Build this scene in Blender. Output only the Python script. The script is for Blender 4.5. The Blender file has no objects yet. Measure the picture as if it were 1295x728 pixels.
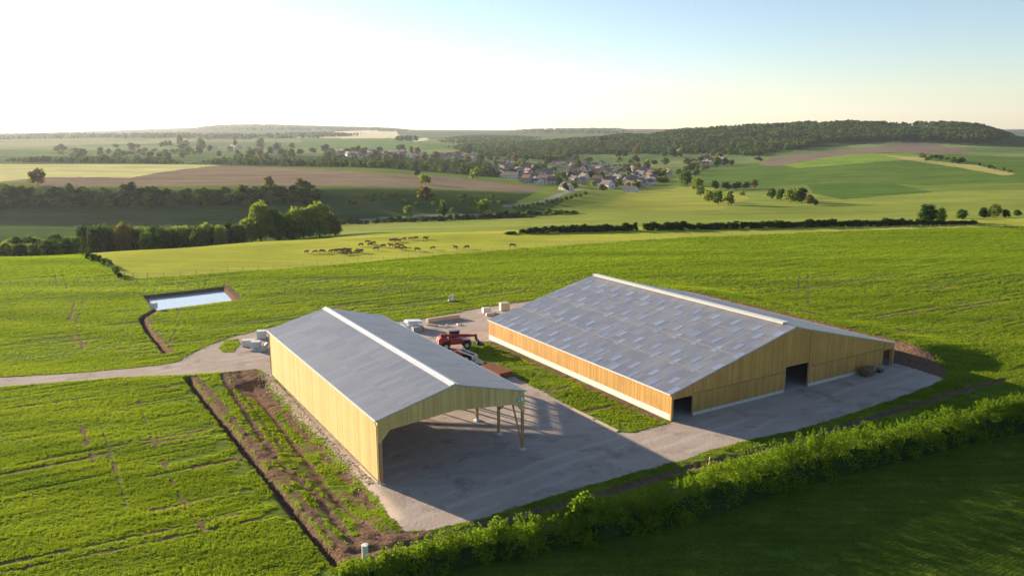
import bpy, math, random
import numpy as np
from mathutils import Vector, Matrix
random.seed(7); rng = np.random.default_rng(7)
R = math.radians
scene = bpy.context.scene
COL = scene.collection

# ---------------------------------------------------------------- camera, world, sun, exposure
F, TH, RO, H = 993.4, 0.199, -0.0039, 40.0          # focal length (px of a 1295 px wide frame), pitch, roll, height
CX, CY = 647.5, 364.0
cam_d = bpy.data.cameras.new('camera'); cam = bpy.data.objects.new('camera', cam_d); COL.objects.link(cam)
cam_d.sensor_width = 36; cam_d.lens = 36*F/1295
cam_d.clip_start = 0.5; cam_d.clip_end = 60000
cam.matrix_world = Matrix.Translation((0, 0, H)) @ Matrix.Rotation(math.pi/2-TH, 4, 'X') @ Matrix.Rotation(RO, 4, 'Z')
scene.camera = cam
scene.render.resolution_x = 1024; scene.render.resolution_y = 575

SUN_AZ, SUN_EL = R(-51.3), R(11.6)                   # azimuth from +Y (towards +X positive), elevation
sdir = Vector((math.sin(SUN_AZ)*math.cos(SUN_EL), math.cos(SUN_AZ)*math.cos(SUN_EL), math.sin(SUN_EL)))
world = bpy.data.worlds.new('World'); scene.world = world; world.use_nodes = True
wn = world.node_tree
bg = wn.nodes['Background']
sky = wn.nodes.new('ShaderNodeTexSky'); sky.sky_type = 'NISHITA'; sky.sun_disc = False
sky.sun_elevation = SUN_EL; sky.sun_rotation = SUN_AZ
sky.altitude = 250; sky.air_density = 1.0; sky.dust_density = 0.3; sky.ozone_density = 1.5
tint = wn.nodes.new('ShaderNodeMix'); tint.data_type = 'RGBA'; tint.blend_type = 'MULTIPLY'; tint.inputs[0].default_value = 1.0; tint.inputs[7].default_value = (.97, .99, 1.11, 1)   # camera white balance
wn.links.new(sky.outputs[0], tint.inputs[6]); wn.links.new(tint.outputs[2], bg.inputs[0]); bg.inputs[1].default_value = 0.06
sl = bpy.data.lights.new('sun', 'SUN'); sl.energy = 5.0; sl.angle = R(0.53); sl.color = (1.0, 0.84, 0.64)
so = bpy.data.objects.new('sun', sl); COL.objects.link(so)
so.rotation_euler = sdir.to_track_quat('Z', 'Y').to_euler()
scene.view_settings.view_transform = 'Standard'; scene.view_settings.look = 'None'
scene.view_settings.gamma = 1.0; scene.view_settings.exposure = 1.68
try: scene.cycles.volume_bounces = 0; scene.cycles.max_bounces = 6; scene.cycles.transparent_max_bounces = 8
except Exception: pass

# ---------------------------------------------------------------- helpers
def tag(o, label=None, cat=None, group=None, kind=None):
    if label: o['label'] = label
    if cat: o['category'] = cat
    if group: o['group'] = group
    if kind: o['kind'] = kind
    return o
def empty(name, loc=(0, 0, 0), rz=0.0, **k):
    o = bpy.data.objects.new(name, None); o.empty_display_size = .5
    o.location = loc; o.rotation_euler = (0, 0, rz); COL.objects.link(o); return tag(o, **k)
def link(name, me, parent=None, loc=None, rot=None, scale=None, **k):
    o = bpy.data.objects.new(name, me)
    if loc is not None: o.location = loc
    if rot is not None: o.rotation_euler = rot
    if scale is not None: o.scale = scale
    if parent is not None: o.parent = parent
    COL.objects.link(o); return tag(o, **k)
def np_mesh(name, V, Fq, mat=None, smooth=False, n=4):
    V = np.asarray(V, dtype=np.float32); Fq = np.asarray(Fq, dtype=np.int32)
    me = bpy.data.meshes.new(name); me.vertices.add(len(V)); me.vertices.foreach_set('co', V.ravel())
    nf = len(Fq); me.loops.add(nf*n); me.loops.foreach_set('vertex_index', Fq.ravel())
    me.polygons.add(nf); me.polygons.foreach_set('loop_start', np.arange(0, nf*n, n, dtype=np.int32))
    me.polygons.foreach_set('loop_total', np.full(nf, n, dtype=np.int32))
    me.update(calc_edges=True)
    me.polygons.foreach_set('use_smooth', np.full(nf, smooth))
    if mat: me.materials.append(mat)
    return me
class MB:
    """collects boxes, tubes and plates, and builds them as one mesh"""
    def __init__(s): s.v = []; s.f = []; s.t = []; s.mi = []; s.cur = 0.0; s.m = 0
    def add(s, vs, fs):
        b = len(s.v); s.v += [tuple(v) for v in vs]; s.f += [tuple(b+i for i in f) for f in fs]
        s.t += [s.cur]*len(vs); s.mi += [s.m]*len(fs); return s
    def box(s, x0, x1, y0, y1, z0, z1, M=None):
        vs = [Vector((x, y, z)) for z in (z0, z1) for y in (y0, y1) for x in (x0, x1)]
        if M is not None: vs = [M @ v for v in vs]
        return s.add(vs, [(0, 2, 3, 1), (4, 5, 7, 6), (0, 1, 5, 4), (2, 6, 7, 3), (0, 4, 6, 2), (1, 3, 7, 5)])
    def prism(s, pts, a0, a1, axis='y', M=None):
        """pts: outline in the plane across the axis"""
        n = len(pts); vs = []
        for a in (a0, a1):
            for p, q in pts:
                v = {'y': (p, a, q), 'x': (a, p, q), 'z': (p, q, a)}[axis]
                vs.append(Vector(v) if M is None else M @ Vector(v))
        fs = [tuple(range(n)), tuple(range(2*n-1, n-1, -1))]+[(i, i+n, (i+1) % n+n, (i+1) % n) for i in range(n)]
        return s.add(vs, fs)
    def bar(s, a, b, w, h=None):
        h = h or w; a = Vector(a); b = Vector(b); d = b-a; L = d.length
        M = Matrix.Translation(a) @ d.to_track_quat('Z', 'Y').to_matrix().to_4x4()
        return s.box(-w/2, w/2, -h/2, h/2, 0, L, M)
    def tube(s, a, b, r0, r1=None, n=10, cap=True):
        r1 = r0 if r1 is None else r1; a = Vector(a); b = Vector(b); d = b-a
        q = d.to_track_quat('Z', 'Y'); vs = []
        for c, r in ((a, r0), (b, r1)):
            for i in range(n):
                t = 2*math.pi*i/n; vs.append(c+q @ Vector((math.cos(t)*r, math.sin(t)*r, 0)))
        fs = [(i, (i+1) % n, (i+1) % n+n, i+n) for i in range(n)]
        if cap: fs += [tuple(range(n-1, -1, -1)), tuple(range(n, 2*n))]
        return s.add(vs, fs)
    def mesh(s, name, mats, smooth=False, tint=False):
        me = bpy.data.meshes.new(name); me.from_pydata(s.v, [], s.f)
        for m in (mats if isinstance(mats, (list, tuple)) else [mats]): me.materials.append(m)
        if any(s.mi): me.polygons.foreach_set('material_index', s.mi)
        if smooth: me.polygons.foreach_set('use_smooth', [True]*len(me.polygons))
        if tint: a = me.attributes.new('tint', 'FLOAT', 'POINT'); a.data.foreach_set('value', s.t)
        me.update(); return me
    def build(s, name, mats, parent=None, smooth=False, tint=False, bevel=0, **k):
        o = link(name, s.mesh(name, mats, smooth, tint), parent, **k)
        if bevel:
            b = o.modifiers.new('bevel', 'BEVEL'); b.width = bevel; b.segments = 2; b.limit_method = 'ANGLE'
        return o

# value noise (numpy) used to lay out fields
_perm = rng.random((256, 256)).astype(np.float32)
def vnoise(x, y):
    xi = np.floor(x).astype(int); yi = np.floor(y).astype(int); fx = x-xi; fy = y-yi
    fx = fx*fx*(3-2*fx); fy = fy*fy*(3-2*fy); g = lambda a, b: _perm[a & 255, b & 255]
    return (g(xi, yi)*(1-fx)+g(xi+1, yi)*fx)*(1-fy)+(g(xi, yi+1)*(1-fx)+g(xi+1, yi+1)*fx)*fy
def fbm(x, y, o=3):
    s = 0; a = .5; t = 0
    for i in range(o): s = s+a*vnoise(x*2**i+17*i, y*2**i+31*i); t += a; a *= .5
    return s/t
def sstep(a, b, x): t = np.clip((x-a)/(b-a), 0, 1); return t*t*(3-2*t)

# ---------------------------------------------------------------- from photograph measurements to places on the ground
def ray(u, v):
    a = u-CX; b = v-CY; c, s = math.cos(-RO), math.sin(-RO); a, b = (c*a-s*b)/F, (s*a+c*b)/F
    return a, math.cos(TH)-b*math.sin(TH), -(math.sin(TH)+b*math.cos(TH))
def G(u, v, z=0.0):
    d = ray(u, v); t = (z-H)/d[2]; return (d[0]*t, d[1]*t)
def project(X, Y, Z):
    Zc = Z-H; c, s = math.cos(TH), math.sin(TH); d = Y*c-Zc*s; w = -(Y*s+Zc*c)
    u = X/d*F; v = w/d*F; cr, sr = math.cos(RO), math.sin(RO)
    return CX+cr*u-sr*v, CY+sr*u+cr*v
def poly(pts): return np.array([G(*p) for p in pts])

PSI = 0.5423
Wd = np.array([math.cos(PSI), math.sin(PSI)]); Ld = np.array([-math.sin(PSI), math.cos(PSI)])
A0 = np.array([-15.32, 84.06]); B0 = np.array([22.10, 103.89])
def wl(X, Y, o): return (X-o[0])*Wd[0]+(Y-o[1])*Wd[1], (X-o[0])*Ld[0]+(Y-o[1])*Ld[1]
def uw(o, w, l): return (o[0]+w*Wd[0]+l*Ld[0], o[1]+w*Wd[1]+l*Ld[1])

def d_line(X, Y, pts):
    """distance to a polyline"""
    D = np.full(X.shape, 1e9)
    for (ax, ay), (bx, by) in zip(pts[:-1], pts[1:]):
        dx, dy = bx-ax, by-ay; t = np.clip(((X-ax)*dx+(Y-ay)*dy)/(dx*dx+dy*dy+1e-9), 0, 1)
        D = np.minimum(D, np.hypot(X-ax-t*dx, Y-ay-t*dy))
    return D
def inside(X, Y, pts):
    r = np.zeros(X.shape, bool); n = len(pts)
    for i in range(n):
        x0, y0 = pts[i]; x1, y1 = pts[(i+1) % n]
        if y0 == y1: continue
        c = ((y0 > Y) != (y1 > Y)) & (X < (x1-x0)*(Y-y0)/(y1-y0)+x0); r ^= c
    return r
def sd(X, Y, pts):
    """signed distance to a polygon, positive inside"""
    d = d_line(X, Y, list(pts)+[pts[0]]); return np.where(inside(X, Y, pts), d, -d)

# ---------------------------------------------------------------- terrain heights
PXC = np.array([0, 160, 320, 480, 650, 800, 975, 1130, 1240, 1295], float)
YC = [255, 270, 290, 305, 316, 324, 334, 342, 348, 352]
ROWS = {430: (300, 298, 296, 292, 290, 287, 284, 281, 279, 277),
        520: (291, 290, 288, 283, 279, 274, 270, 267, 264, 263),
        572: (285, 284, 283, 279, 275, 267, 262, 260, 257, 255),
        642: (238, 237, 236, 236, 243, 257, 254, 251, 248, 247),
        700: (232, 232, 231, 231, 238, 253, 250, 246, 242, 241),
        850: (221, 221, 221, 220, 232, 244, 240, 233, 228, 226),
        1050: (208, 209, 211, 213, 227, 232, 225, 216, 212, 211),
        1300: (207, 208, 209, 211, 217, 221, 212, 205, 203, 203),
        1700: (197, 197, 199, 202, 206, 208, 199, 194, 194, 195),
        2200: (188, 188, 191, 193, 195, 190, 186, 185, 185, 187),
        2800: (181, 181, 183, 184, 185, 173, 160, 157, 160, 175),
        4000: (175, 173, 173, 174, 175, 172, 172, 171, 173, 175),
        6000: (171, 168, 165, 167, 168, 167, 166, 166, 167, 167),
        9000: (169.5, 164, 158.5, 163.5, 165, 163, 164, 164, 164, 163.5),
        14000: (170, 167, 164, 165, 165, 164.5, 164.5, 164.5, 164, 164)}
def z_at(px, py, Y):
    d = ray(px, py); return H+d[2]*Y/d[1]
YS = np.exp(np.linspace(math.log(100), math.log(16000), 500))
ZT = np.zeros((len(PXC), len(YS)))
for i, p in enumerate(PXC):
    dr = [(45, -9.5), (45, -9.5), (45, -8.5), (40, -4), (40, -3), (40, -3), (40, -3), (40, -3), (40, -3), (40, -3)][i]
    ys = [0, YC[i], YC[i]+dr[0]]+list(ROWS); zs = [0, 0, dr[1]]+[z_at(p, r[i], y) for y, r in ROWS.items()]
    z = np.interp(YS, ys, zs)
    for _ in range(2): z = np.convolve(np.pad(z, 2, mode='edge'), np.ones(5)/5, 'valid')
    z = np.where(YS < YC[i]*.9, 0, z); ZT[i] = z
PX2 = np.linspace(-60, 1355, 220); ZT2 = np.zeros((220, len(YS)))
for j in range(len(YS)): ZT2[:, j] = np.interp(PX2, PXC, ZT[:, j])
k = np.ones(9)/9
for _ in range(2): ZT2 = np.apply_along_axis(lambda a: np.convolve(np.pad(a, 4, mode='edge'), k, 'valid'), 0, ZT2)
def zfar(X, Y):
    X = np.asarray(X, float); Y = np.asarray(Y, float); Ys = np.maximum(Y, 100.)
    c = (CX+1013*X/Ys-PX2[0])/(PX2[1]-PX2[0]); c = np.clip(c, 0, 218.999)
    r = np.clip((np.log(Ys)-math.log(100))/(math.log(160)/499), 0, 498.999)
    ci = c.astype(int); ri = r.astype(int); fc = c-ci; fr = r-ri
    z = (ZT2[ci, ri]*(1-fr)+ZT2[ci, ri+1]*fr)*(1-fc)+(ZT2[ci+1, ri]*(1-fr)+ZT2[ci+1, ri+1]*fr)*fc
    return z+np.where(Y > 500, 1, 0)*(fbm(X/260., Y/260., 3)-.5)*3*sstep(500, 900, Y)

POND_RIM = [G(181, 374), G(284, 362.5), G(301, 379), G(196, 392.5)]
POND_Z = -.75
DITCH = [G(236, 477), G(282, 534), G(330, 593), G(380, 655), G(427, 712)]
DITCH2 = [G(196, 392), G(179, 402), G(186, 416), G(211, 446)]
def inset(pts, d):
    c = np.mean(pts, 0); return [tuple(c+(np.array(p)-c)*(1-d/np.linalg.norm(np.array(p)-c))) for p in pts]
POND_IN = POND_RIM
FTRACK = [G(450, 697), G(500, 690), G(560, 677), G(622, 662), G(700, 641), G(776, 620), G(869, 592), G(944, 573), G(1021, 553), G(1079, 535), G(1136, 518), G(1200, 499), G(1271, 479)]
FTRACK2 = [G(500, 712), G(560, 698), G(640, 679), G(733, 654), G(800, 634), G(869, 613), G(910, 600)]
TRK1 = [G(281, 474), G(316, 530), G(351, 581), G(403, 626), G(451, 690)]
TRK2 = [G(303, 470), G(340, 515), G(377, 563), G(425, 626), G(488, 684)]
def znear(X, Y):
    z = np.zeros(X.shape)
    w, l = wl(X, Y, B0)
    z += 2.5*sstep(53.0, 57.5, w)*sstep(-9.5, 1, l)*(1-sstep(58, 78, w))*(1-sstep(52, 95, l))
    # strip outside the left wall of the first barn lies lower than its yard
    w, l = wl(X, Y, A0); e = sstep(-11, -2, l)*(1-sstep(44, 49, l))
    z -= .75*sstep(-.3, -1.8, w)*(1-sstep(4, 9, -w))*e
    z += (fbm(X/9., Y/9., 2)-.5)*.25*np.clip((np.abs(w-9)-14)/10, 0, 1)*0
    p = sd(X, Y, POND_RIM); z -= 2.2*sstep(-.1, 2.0, p+.25*(fbm(X, Y)-.5))
    n = .3*(fbm(X*1.3, Y*1.3)-.5)
    z -= 1.0*(1-sstep(.2, .8, d_line(X, Y, DITCH)+n))
    z -= .9*(1-sstep(.25, .8, d_line(X, Y, DITCH2)+n))
    for t, dd in ((TRK1, .16), (TRK2, .16), (FTRACK, .2), (FTRACK2, .15)):
        z -= dd*(1-sstep(.2, .7, d_line(X, Y, t)+n))
    z += (fbm(X*1.1, Y*1.1)-.5)*.30*(1-sstep(.6, 2.6, np.minimum(d_line(X, Y, FTRACK), d_line(X, Y, TRK1))))
    return z
def zfun(X, Y):
    X = np.atleast_1d(np.asarray(X, float)); Y = np.atleast_1d(np.asarray(Y, float))
    z = zfar(X, Y); m = Y < 230
    if m.any(): z[m] += znear(X[m], Y[m])
    return z
def z1(x, y): return float(zfun(x, y)[0])
_ys = np.exp(np.linspace(math.log(60), math.log(13000), 1600))
def hit(u, v):
    """where the line of sight of a photograph pixel meets the terrain"""
    d = ray(u, v); X = d[0]/d[1]*_ys; Z = H+d[2]/d[1]*_ys; g = zfar(X, _ys)
    k = np.argmax(Z < g)
    if not (Z < g).any(): return None
    y = _ys[k]; return (d[0]/d[1]*y, y, float(g[k]))

# ---------------------------------------------------------------- materials
class NT:
    def __init__(s, name):
        s.m = bpy.data.materials.new(name); s.m.use_nodes = True; s.t = s.m.node_tree; s.t.nodes.clear()
        s.out = s.t.nodes.new('ShaderNodeOutputMaterial')
    def n(s, typ, **k):
        nd = s.t.nodes.new(typ)
        for a, b in k.items():
            if a in nd.inputs.keys() if isinstance(a, str) else False: pass
            setattr(nd, a, b)
        return nd
    def l(s, a, b): s.t.links.new(a, b); return s
    def inp(s, sock, v):
        if isinstance(v, bpy.types.NodeSocket): s.t.links.new(v, sock)
        elif v is not None: sock.default_value = v if not (isinstance(v, (tuple, list)) and len(v) == 3 and sock.type == 'RGBA') else (*v, 1)
    def math(s, op, a, b=None, clamp=False):
        nd = s.n('ShaderNodeMath', operation=op, use_clamp=clamp); s.inp(nd.inputs[0], a)
        if b is not None: s.inp(nd.inputs[1], b)
        return nd.outputs[0]
    def mix(s, f, a, b, blend='MIX'):
        nd = s.n('ShaderNodeMix', data_type='RGBA', blend_type=blend); s.inp(nd.inputs[0], f); s.inp(nd.inputs[6], a); s.inp(nd.inputs[7], b); return nd.outputs[2]
    def pos(s): return s.n('ShaderNodeNewGeometry').outputs['Position']
    def noise(s, vec, scale, detail=3, rough=.55, vscale=None, rot=None):
        if vscale is not None or rot is not None:
            mp = s.n('ShaderNodeMapping'); s.l(vec, mp.inputs[0])
            if vscale is not None: mp.inputs[3].default_value = vscale
            if rot is not None: mp.inputs[2].default_value = rot
            vec = mp.outputs[0]
        nd = s.n('ShaderNodeTexNoise'); s.l(vec, nd.inputs['Vector']); nd.inputs['Scale'].default_value = scale
        nd.inputs['Detail'].default_value = detail; nd.inputs['Roughness'].default_value = rough; return nd.outputs[0]
    def ramp(s, f, stops):
        nd = s.n('ShaderNodeValToRGB'); s.inp(nd.inputs[0], f); cr = nd.color_ramp
        while len(cr.elements) < len(stops): cr.elements.new(.5)
        for e, (p, c) in zip(cr.elements, stops): e.position = p; e.color = (*c, 1) if len(c) == 3 else c
        return nd.outputs[0]
    def mrange(s, v, a, b, c=0., d=1.):
        nd = s.n('ShaderNodeMapRange'); s.inp(nd.inputs[0], v)
        for i, x in enumerate((a, b, c, d)): s.inp(nd.inputs[i+1], x)
        return nd.outputs[0]
    def attr(s, name): return s.n('ShaderNodeAttribute', attribute_name=name)
    def bump(s, h, strength=.5, dist=.1):
        nd = s.n('ShaderNodeBump'); s.inp(nd.inputs['Strength'], strength); s.inp(nd.inputs['Distance'], dist); s.l(h, nd.inputs['Height']); return nd.outputs[0]
    def bsdf(s, color, rough=.8, metal=0, spec=.3, normal=None, **k):
        p = s.n('ShaderNodeBsdfPrincipled'); s.inp(p.inputs['Base Color'], color); s.inp(p.inputs['Roughness'], rough)
        s.inp(p.inputs['Metallic'], metal); s.inp(p.inputs['Specular IOR Level'], spec)
        if normal is not None: s.l(normal, p.inputs['Normal'])
        for a, b in k.items(): s.inp(p.inputs[a.replace('_', ' ')], b)
        s.l(p.outputs[0], s.out.inputs[0]); return p
def simple(name, color, rough=.7, metal=0, spec=.4, var=.25, scale=3, bump=0):
    t = NT(name); tc = t.n('ShaderNodeTexCoord').outputs['Object']
    nz = t.noise(tc, scale, 4)
    c = t.mix(t.mrange(nz, .3, .7), tuple(x*(1-var) for x in color), tuple(min(1, x*(1+var)) for x in color))
    t.bsdf(c, rough, metal, spec, t.bump(nz, .4, bump) if bump else None); return t.m
def leafmat(name, c1, c2, trans=.45, warm=(1.25, 1.25, .55), rows=False):
    t = NT(name); r = t.n('ShaderNodeObjectInfo').outputs['Random']
    nz = t.noise(t.pos(), .35, 3)
    if rows:                      # colour shifts that follow the drilling direction
        nz = t.math('ADD', t.math('MULTIPLY', t.noise(t.pos(), 1.0, 4, .6, (.06, .65, .5), (0, 0, -PSI)), .5), t.math('MULTIPLY', t.mrange(t.noise(t.pos(), 1.0, 4, .62, (.012, .11, .5), (0, 0, -PSI)), .36, .64), .42))
    f = t.math('ADD', t.math('MULTIPLY', nz, .7), t.math('MULTIPLY', r, .35))
    c = t.mix(t.mrange(f, .22 if rows else .25, .72 if rows else .8), c1, c2)
    d = t.n('ShaderNodeBsdfDiffuse'); t.l(c, d.inputs[0]); d.inputs[1].default_value = .6
    tr = t.n('ShaderNodeBsdfTranslucent'); c2_ = t.mix(1.0, c, (*warm,), 'MULTIPLY'); t.l(c2_, tr.inputs[0])
    m = t.n('ShaderNodeMixShader'); m.inputs[0].default_value = trans; t.l(d.outputs[0], m.inputs[1]); t.l(tr.outputs[0], m.inputs[2])
    t.l(m.outputs[0], t.out.inputs[0]); return t.m

M_leaf = leafmat('leaves_mid', (.045, .10, .02), (.13, .20, .04), .5)
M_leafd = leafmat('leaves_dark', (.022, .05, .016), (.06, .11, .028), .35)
M_leafl = leafmat('leaves_light', (.15, .20, .04), (.27, .32, .08), .5)
M_leafa = leafmat('leaves_reddish', (.12, .11, .035), (.20, .17, .06))
M_hedge = leafmat('leaves_hedge', (.08, .15, .012), (.23, .32, .03), .5)
M_crop = leafmat('crop_blades', (.10, .165, .014), (.29, .36, .034), .5, rows=True)
M_grass = leafmat('grass_blades', (.09, .15, .022), (.18, .25, .035), .45)
M_bark = simple('bark', (.11, .085, .06), .9, scale=6, bump=.05)

def wood(name, c1, c2, grain=14.):
    t = NT(name); r = t.n('ShaderNodeObjectInfo').outputs['Random']; a = t.attr('tint').outputs['Fac']
    tc = t.n('ShaderNodeTexCoord').outputs['Object']
    f = t.math('FRACT', t.math('ADD', r, a))
    g = t.noise(tc, 1.0, 4, .6, (grain, grain, .5)); g2 = t.noise(tc, .35, 2)
    v = t.math('ADD', t.math('MULTIPLY', f, .55), t.math('MULTIPLY', g, .75))
    c = t.mix(t.mrange(v, .2, 1.0), c1, c2)
    c = t.mix(t.mrange(g2, .45, .8, 0, .35), c, tuple(x*.7 for x in c1))
    t.bsdf(c, .75, 0, .25, t.bump(g, .3, .01)); return t.m
M_woodA = wood('pine_cladding_pale', (.42, .30, .10), (.66, .49, .20))
M_woodB = wood('larch_cladding_orange', (.36, .19, .05), (.60, .345, .095))
M_timber = wood('structural_timber', (.36, .20, .09), (.50, .31, .15))
M_plank = wood('pale_planks', (.48, .38, .24), (.68, .57, .40))
def roofmat(name, c1, c2, rough, axis_rot, spec=.5):
    t = NT(name); r = t.n('ShaderNodeObjectInfo').outputs['Random']; a = t.attr('tint').outputs['Fac']
    f = t.math('FRACT', t.math('ADD', r, a)); tc = t.n('ShaderNodeTexCoord').outputs['Object']
    w = t.n('ShaderNodeTexWave', wave_type='BANDS', bands_direction='Y', wave_profile='SIN'); t.l(tc, w.inputs[0]); w.inputs['Scale'].default_value = 1.77
    nz = t.noise(t.pos(), .25, 4); nf = t.noise(t.pos(), 3., 4)
    v = t.math('ADD', t.math('MULTIPLY', f, .38), t.math('ADD', t.math('MULTIPLY', nz, .5), t.math('MULTIPLY', nf, .3)))
    c = t.mix(t.mrange(v, .25, .85), c1, c2)
    t.bsdf(c, rough, 0, spec, t.bump(w.outputs[1], .6, .035)); return t.m
M_roof = roofmat('fibre_cement_sheet', (.135, .145, .175), (.21, .215, .235), .42, 0)
M_skyl = roofmat('translucent_sheet', (.16, .20, .30), (.25, .29, .37), .43, 0, .5)
M_ridge = simple('ridge_capping', (.60, .60, .60), .5, scale=2, var=.08)
M_cream = simple('cream_metal', (.50, .46, .36), .5, scale=2, var=.06)
M_conc = simple('concrete', (.42, .40, .37), .85, scale=4, var=.15)
M_concw = simple('white_concrete', (.58, .57, .53), .8, scale=4, var=.1)
M_steel = simple('galvanised_steel', (.45, .46, .48), .4, .7)
M_black = simple('black_rubber', (.02, .02, .02), .8)
M_dark = simple('dark_interior', (.06, .05, .045), .9)
M_red = simple('red_paint', (.33, .018, .02), .35, spec=.5, var=.15)
M_white = simple('white_paint', (.78, .77, .74), .45, var=.06)
M_rust = simple('rusty_steel', (.26, .085, .035), .8, scale=2.5, var=.4, bump=.02)
M_glass = simple('dark_glass', (.03, .04, .045), .08, spec=.8)
M_greenp = simple('sign_green', (.02, .30, .20), .5)
M_stone = simple('pale_rubble', (.48, .42, .32), .9, scale=3, bump=.05)
M_heap = simple('brown_heap', (.14, .10, .06), .95, scale=5, var=.4, bump=.1)
M_sheet = simple('white_sheeting', (.85, .85, .83), .35, var=.04)
M_cow = simple('reddish_brown_hide', (.19, .075, .045), .8, scale=2, var=.3)
M_cowl = simple('pale_hide', (.62, .52, .40), .8, scale=2, var=.1)
# ---------------------------------------------------------------- ground areas
GRAVEL = poly([(-90, 484), (0, 477), (100, 471.5), (200, 462), (225, 457), (245, 446), (262, 437), (290, 427), (320, 419), (345, 413), (420, 408), (470, 406), (505, 406.5),
   (535, 403), (575, 396), (610, 389), (640, 385), (700, 377), (760, 390), (800, 420), (690, 442), (618, 431), (590, 431), (584, 434), (600, 452), (640, 470), (682, 493), (724, 515),
   (779, 546), (800, 547), (838, 537), (849, 532), (990, 490), (1128, 459), (1150, 464), (1172, 471), (1196, 479), (1140, 501), (1080, 521), (1010, 543), (940, 557), (900, 568),
   (860, 581), (800, 598), (700, 626), (620, 651), (575, 663), (540, 669), (511, 671), (493, 650), (475, 622), (458, 604), (420, 562), (380, 514), (350, 480), (325, 466), (285, 470), (240, 473), (180, 475), (100, 481), (0, 489), (-90, 498)])
MOUND = poly([(276, 440), (285, 430), (300, 428), (304, 436), (296, 445), (282, 446)])
TRACKSOIL = poly([(276, 471), (325, 466), (342, 495), (350, 520), (325, 505), (298, 492)])
JUNCTION = poly([(438, 690), (462, 668), (495, 672), (540, 672), (520, 690), (470, 712), (440, 705)])
SOILB = [uw(B0, -.2, 0), uw(B0, -1.6, 0), uw(B0, -1.6, 52), uw(B0, -.2, 52)]
BANKP = [uw(B0, 51.5, -8.8), uw(B0, 53.0, -9.5), uw(B0, 57.6, -3), uw(B0, 57.8, 30), uw(B0, 57.8, 56), uw(B0, 51.2, 56)]
DIRT1 = poly([(1062, 424), (1100, 418), (1160, 417), (1190, 421), (1150, 428), (1120, 432)])
DIRT2 = poly([(930, 384), (960, 386), (1010, 398), (1060, 412), (1030, 414), (960, 396)])
GREYP = poly([(1006, 323), (1030, 321.5), (1057, 323.5), (1052, 327), (1018, 326.5)])
RUBBLE = [uw(A0, -.25, 1), uw(A0, -1.0, 1), uw(A0, -1.2, 30), uw(A0, -.9, 50.5), uw(A0, -.25, 50.5)]
SOILA = [uw(A0, -1.8, -4), uw(A0, -2.6, -4), uw(A0, -2.9, 20), uw(A0, -3.1, 46), uw(A0, -1.9, 48), uw(A0, -1.8, 20)]
WEST = [G(236, 477), G(282, 534), G(330, 593), G(380, 655), G(427, 712), (-60, 40), (-300, 40), (-300, 200), G(236, 470)]
TRAMS = [[(66, 339), (73, 363)], [(77, 339), (84, 365)], [(94.6, 381), (87.5, 406), (95, 440)], [(105, 381), (96, 409), (104, 442)], [(0, 402), (60, 412), (110, 436), (200, 447)],
         [(1013, 337), (1007, 391)], [(1022, 331), (1022, 391)], [(160, 486), (175, 505), (191, 551), (235, 643), (256, 668)], [(125, 528), (160, 640)], [(102, 535), (120, 590)], [(222, 385), (230, 402), (215, 432)]]
GAPS = [[(0, 592), (90, 574), (187, 556), (262, 543)], [(0, 600), (100, 581), (187, 560), (262, 550)], [(-20, 718), (150, 683), (300, 650)], [(-20, 728), (60, 712), (180, 688), (330, 655)],
        [(395, 386), (500, 385), (560, 380), (640, 369), (735, 352)], [(395, 390), (500, 388.5), (560, 384), (640, 373)], [(1040, 407), (1104, 400), (1200, 386), (1300, 371)], [(1040, 411), (1104, 404), (1300, 376)],
        [(900, 378), (940, 373), (1022, 364), (1160, 342)], [(720, 340), (800, 336), (900, 330)], [(0, 518), (130, 500), (230, 486)], [(0, 340), (80, 330)], [(240, 352), (330, 344), (400, 344)],
        [(330, 362), (420, 352), (560, 350)], [(1100, 350), (1295, 326)], [(820, 352), (960, 343), (1050, 325)]]
TRAMS = [[G(*p) for p in t] for t in TRAMS]; GAPS = [[G(*p) for p in t] for t in GAPS]
_r = random.Random(3)
for _i in range(46):                 # thin lines left by the drill, longest far out
    _x, _y = _r.uniform(-120, 150), _r.uniform(70, 330); _L = _r.uniform(15, 70); _q = _r.uniform(-.04, .04)
    if _x > -25 and _y < 150: continue
    GAPS.append([(_x+Wd[0]*_L*k/5-Wd[1]*_q*k*k, _y+Wd[1]*_L*k/5+Wd[0]*_q*k*k) for k in range(6)])
FENCE_PX = [(128, 330), (150, 348), (172, 352), (230, 349), (300, 343), (360, 339.5), (420, 335), (490, 328.5), (560, 322), (610, 318.5), (650, 315), (700, 311), (760, 307), (820, 303), (870, 300), (930, 298), (1000, 295), (1100, 291), (1200, 288), (1295, 286)]
FENCE = [G(*p) for p in FENCE_PX]
PASTURE = [G(-250, 322)]+[G(98, 318), G(112, 325), G(128, 333)]+FENCE+[G(1500, 281), (400, 420), (-300, 420), (-150, 300), G(98, 312)]
PASTURE = [G(100, 316), G(112, 325), G(128, 333)]+FENCE+[G(1500, 281), (420, 430), (-170, 430)]

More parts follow.
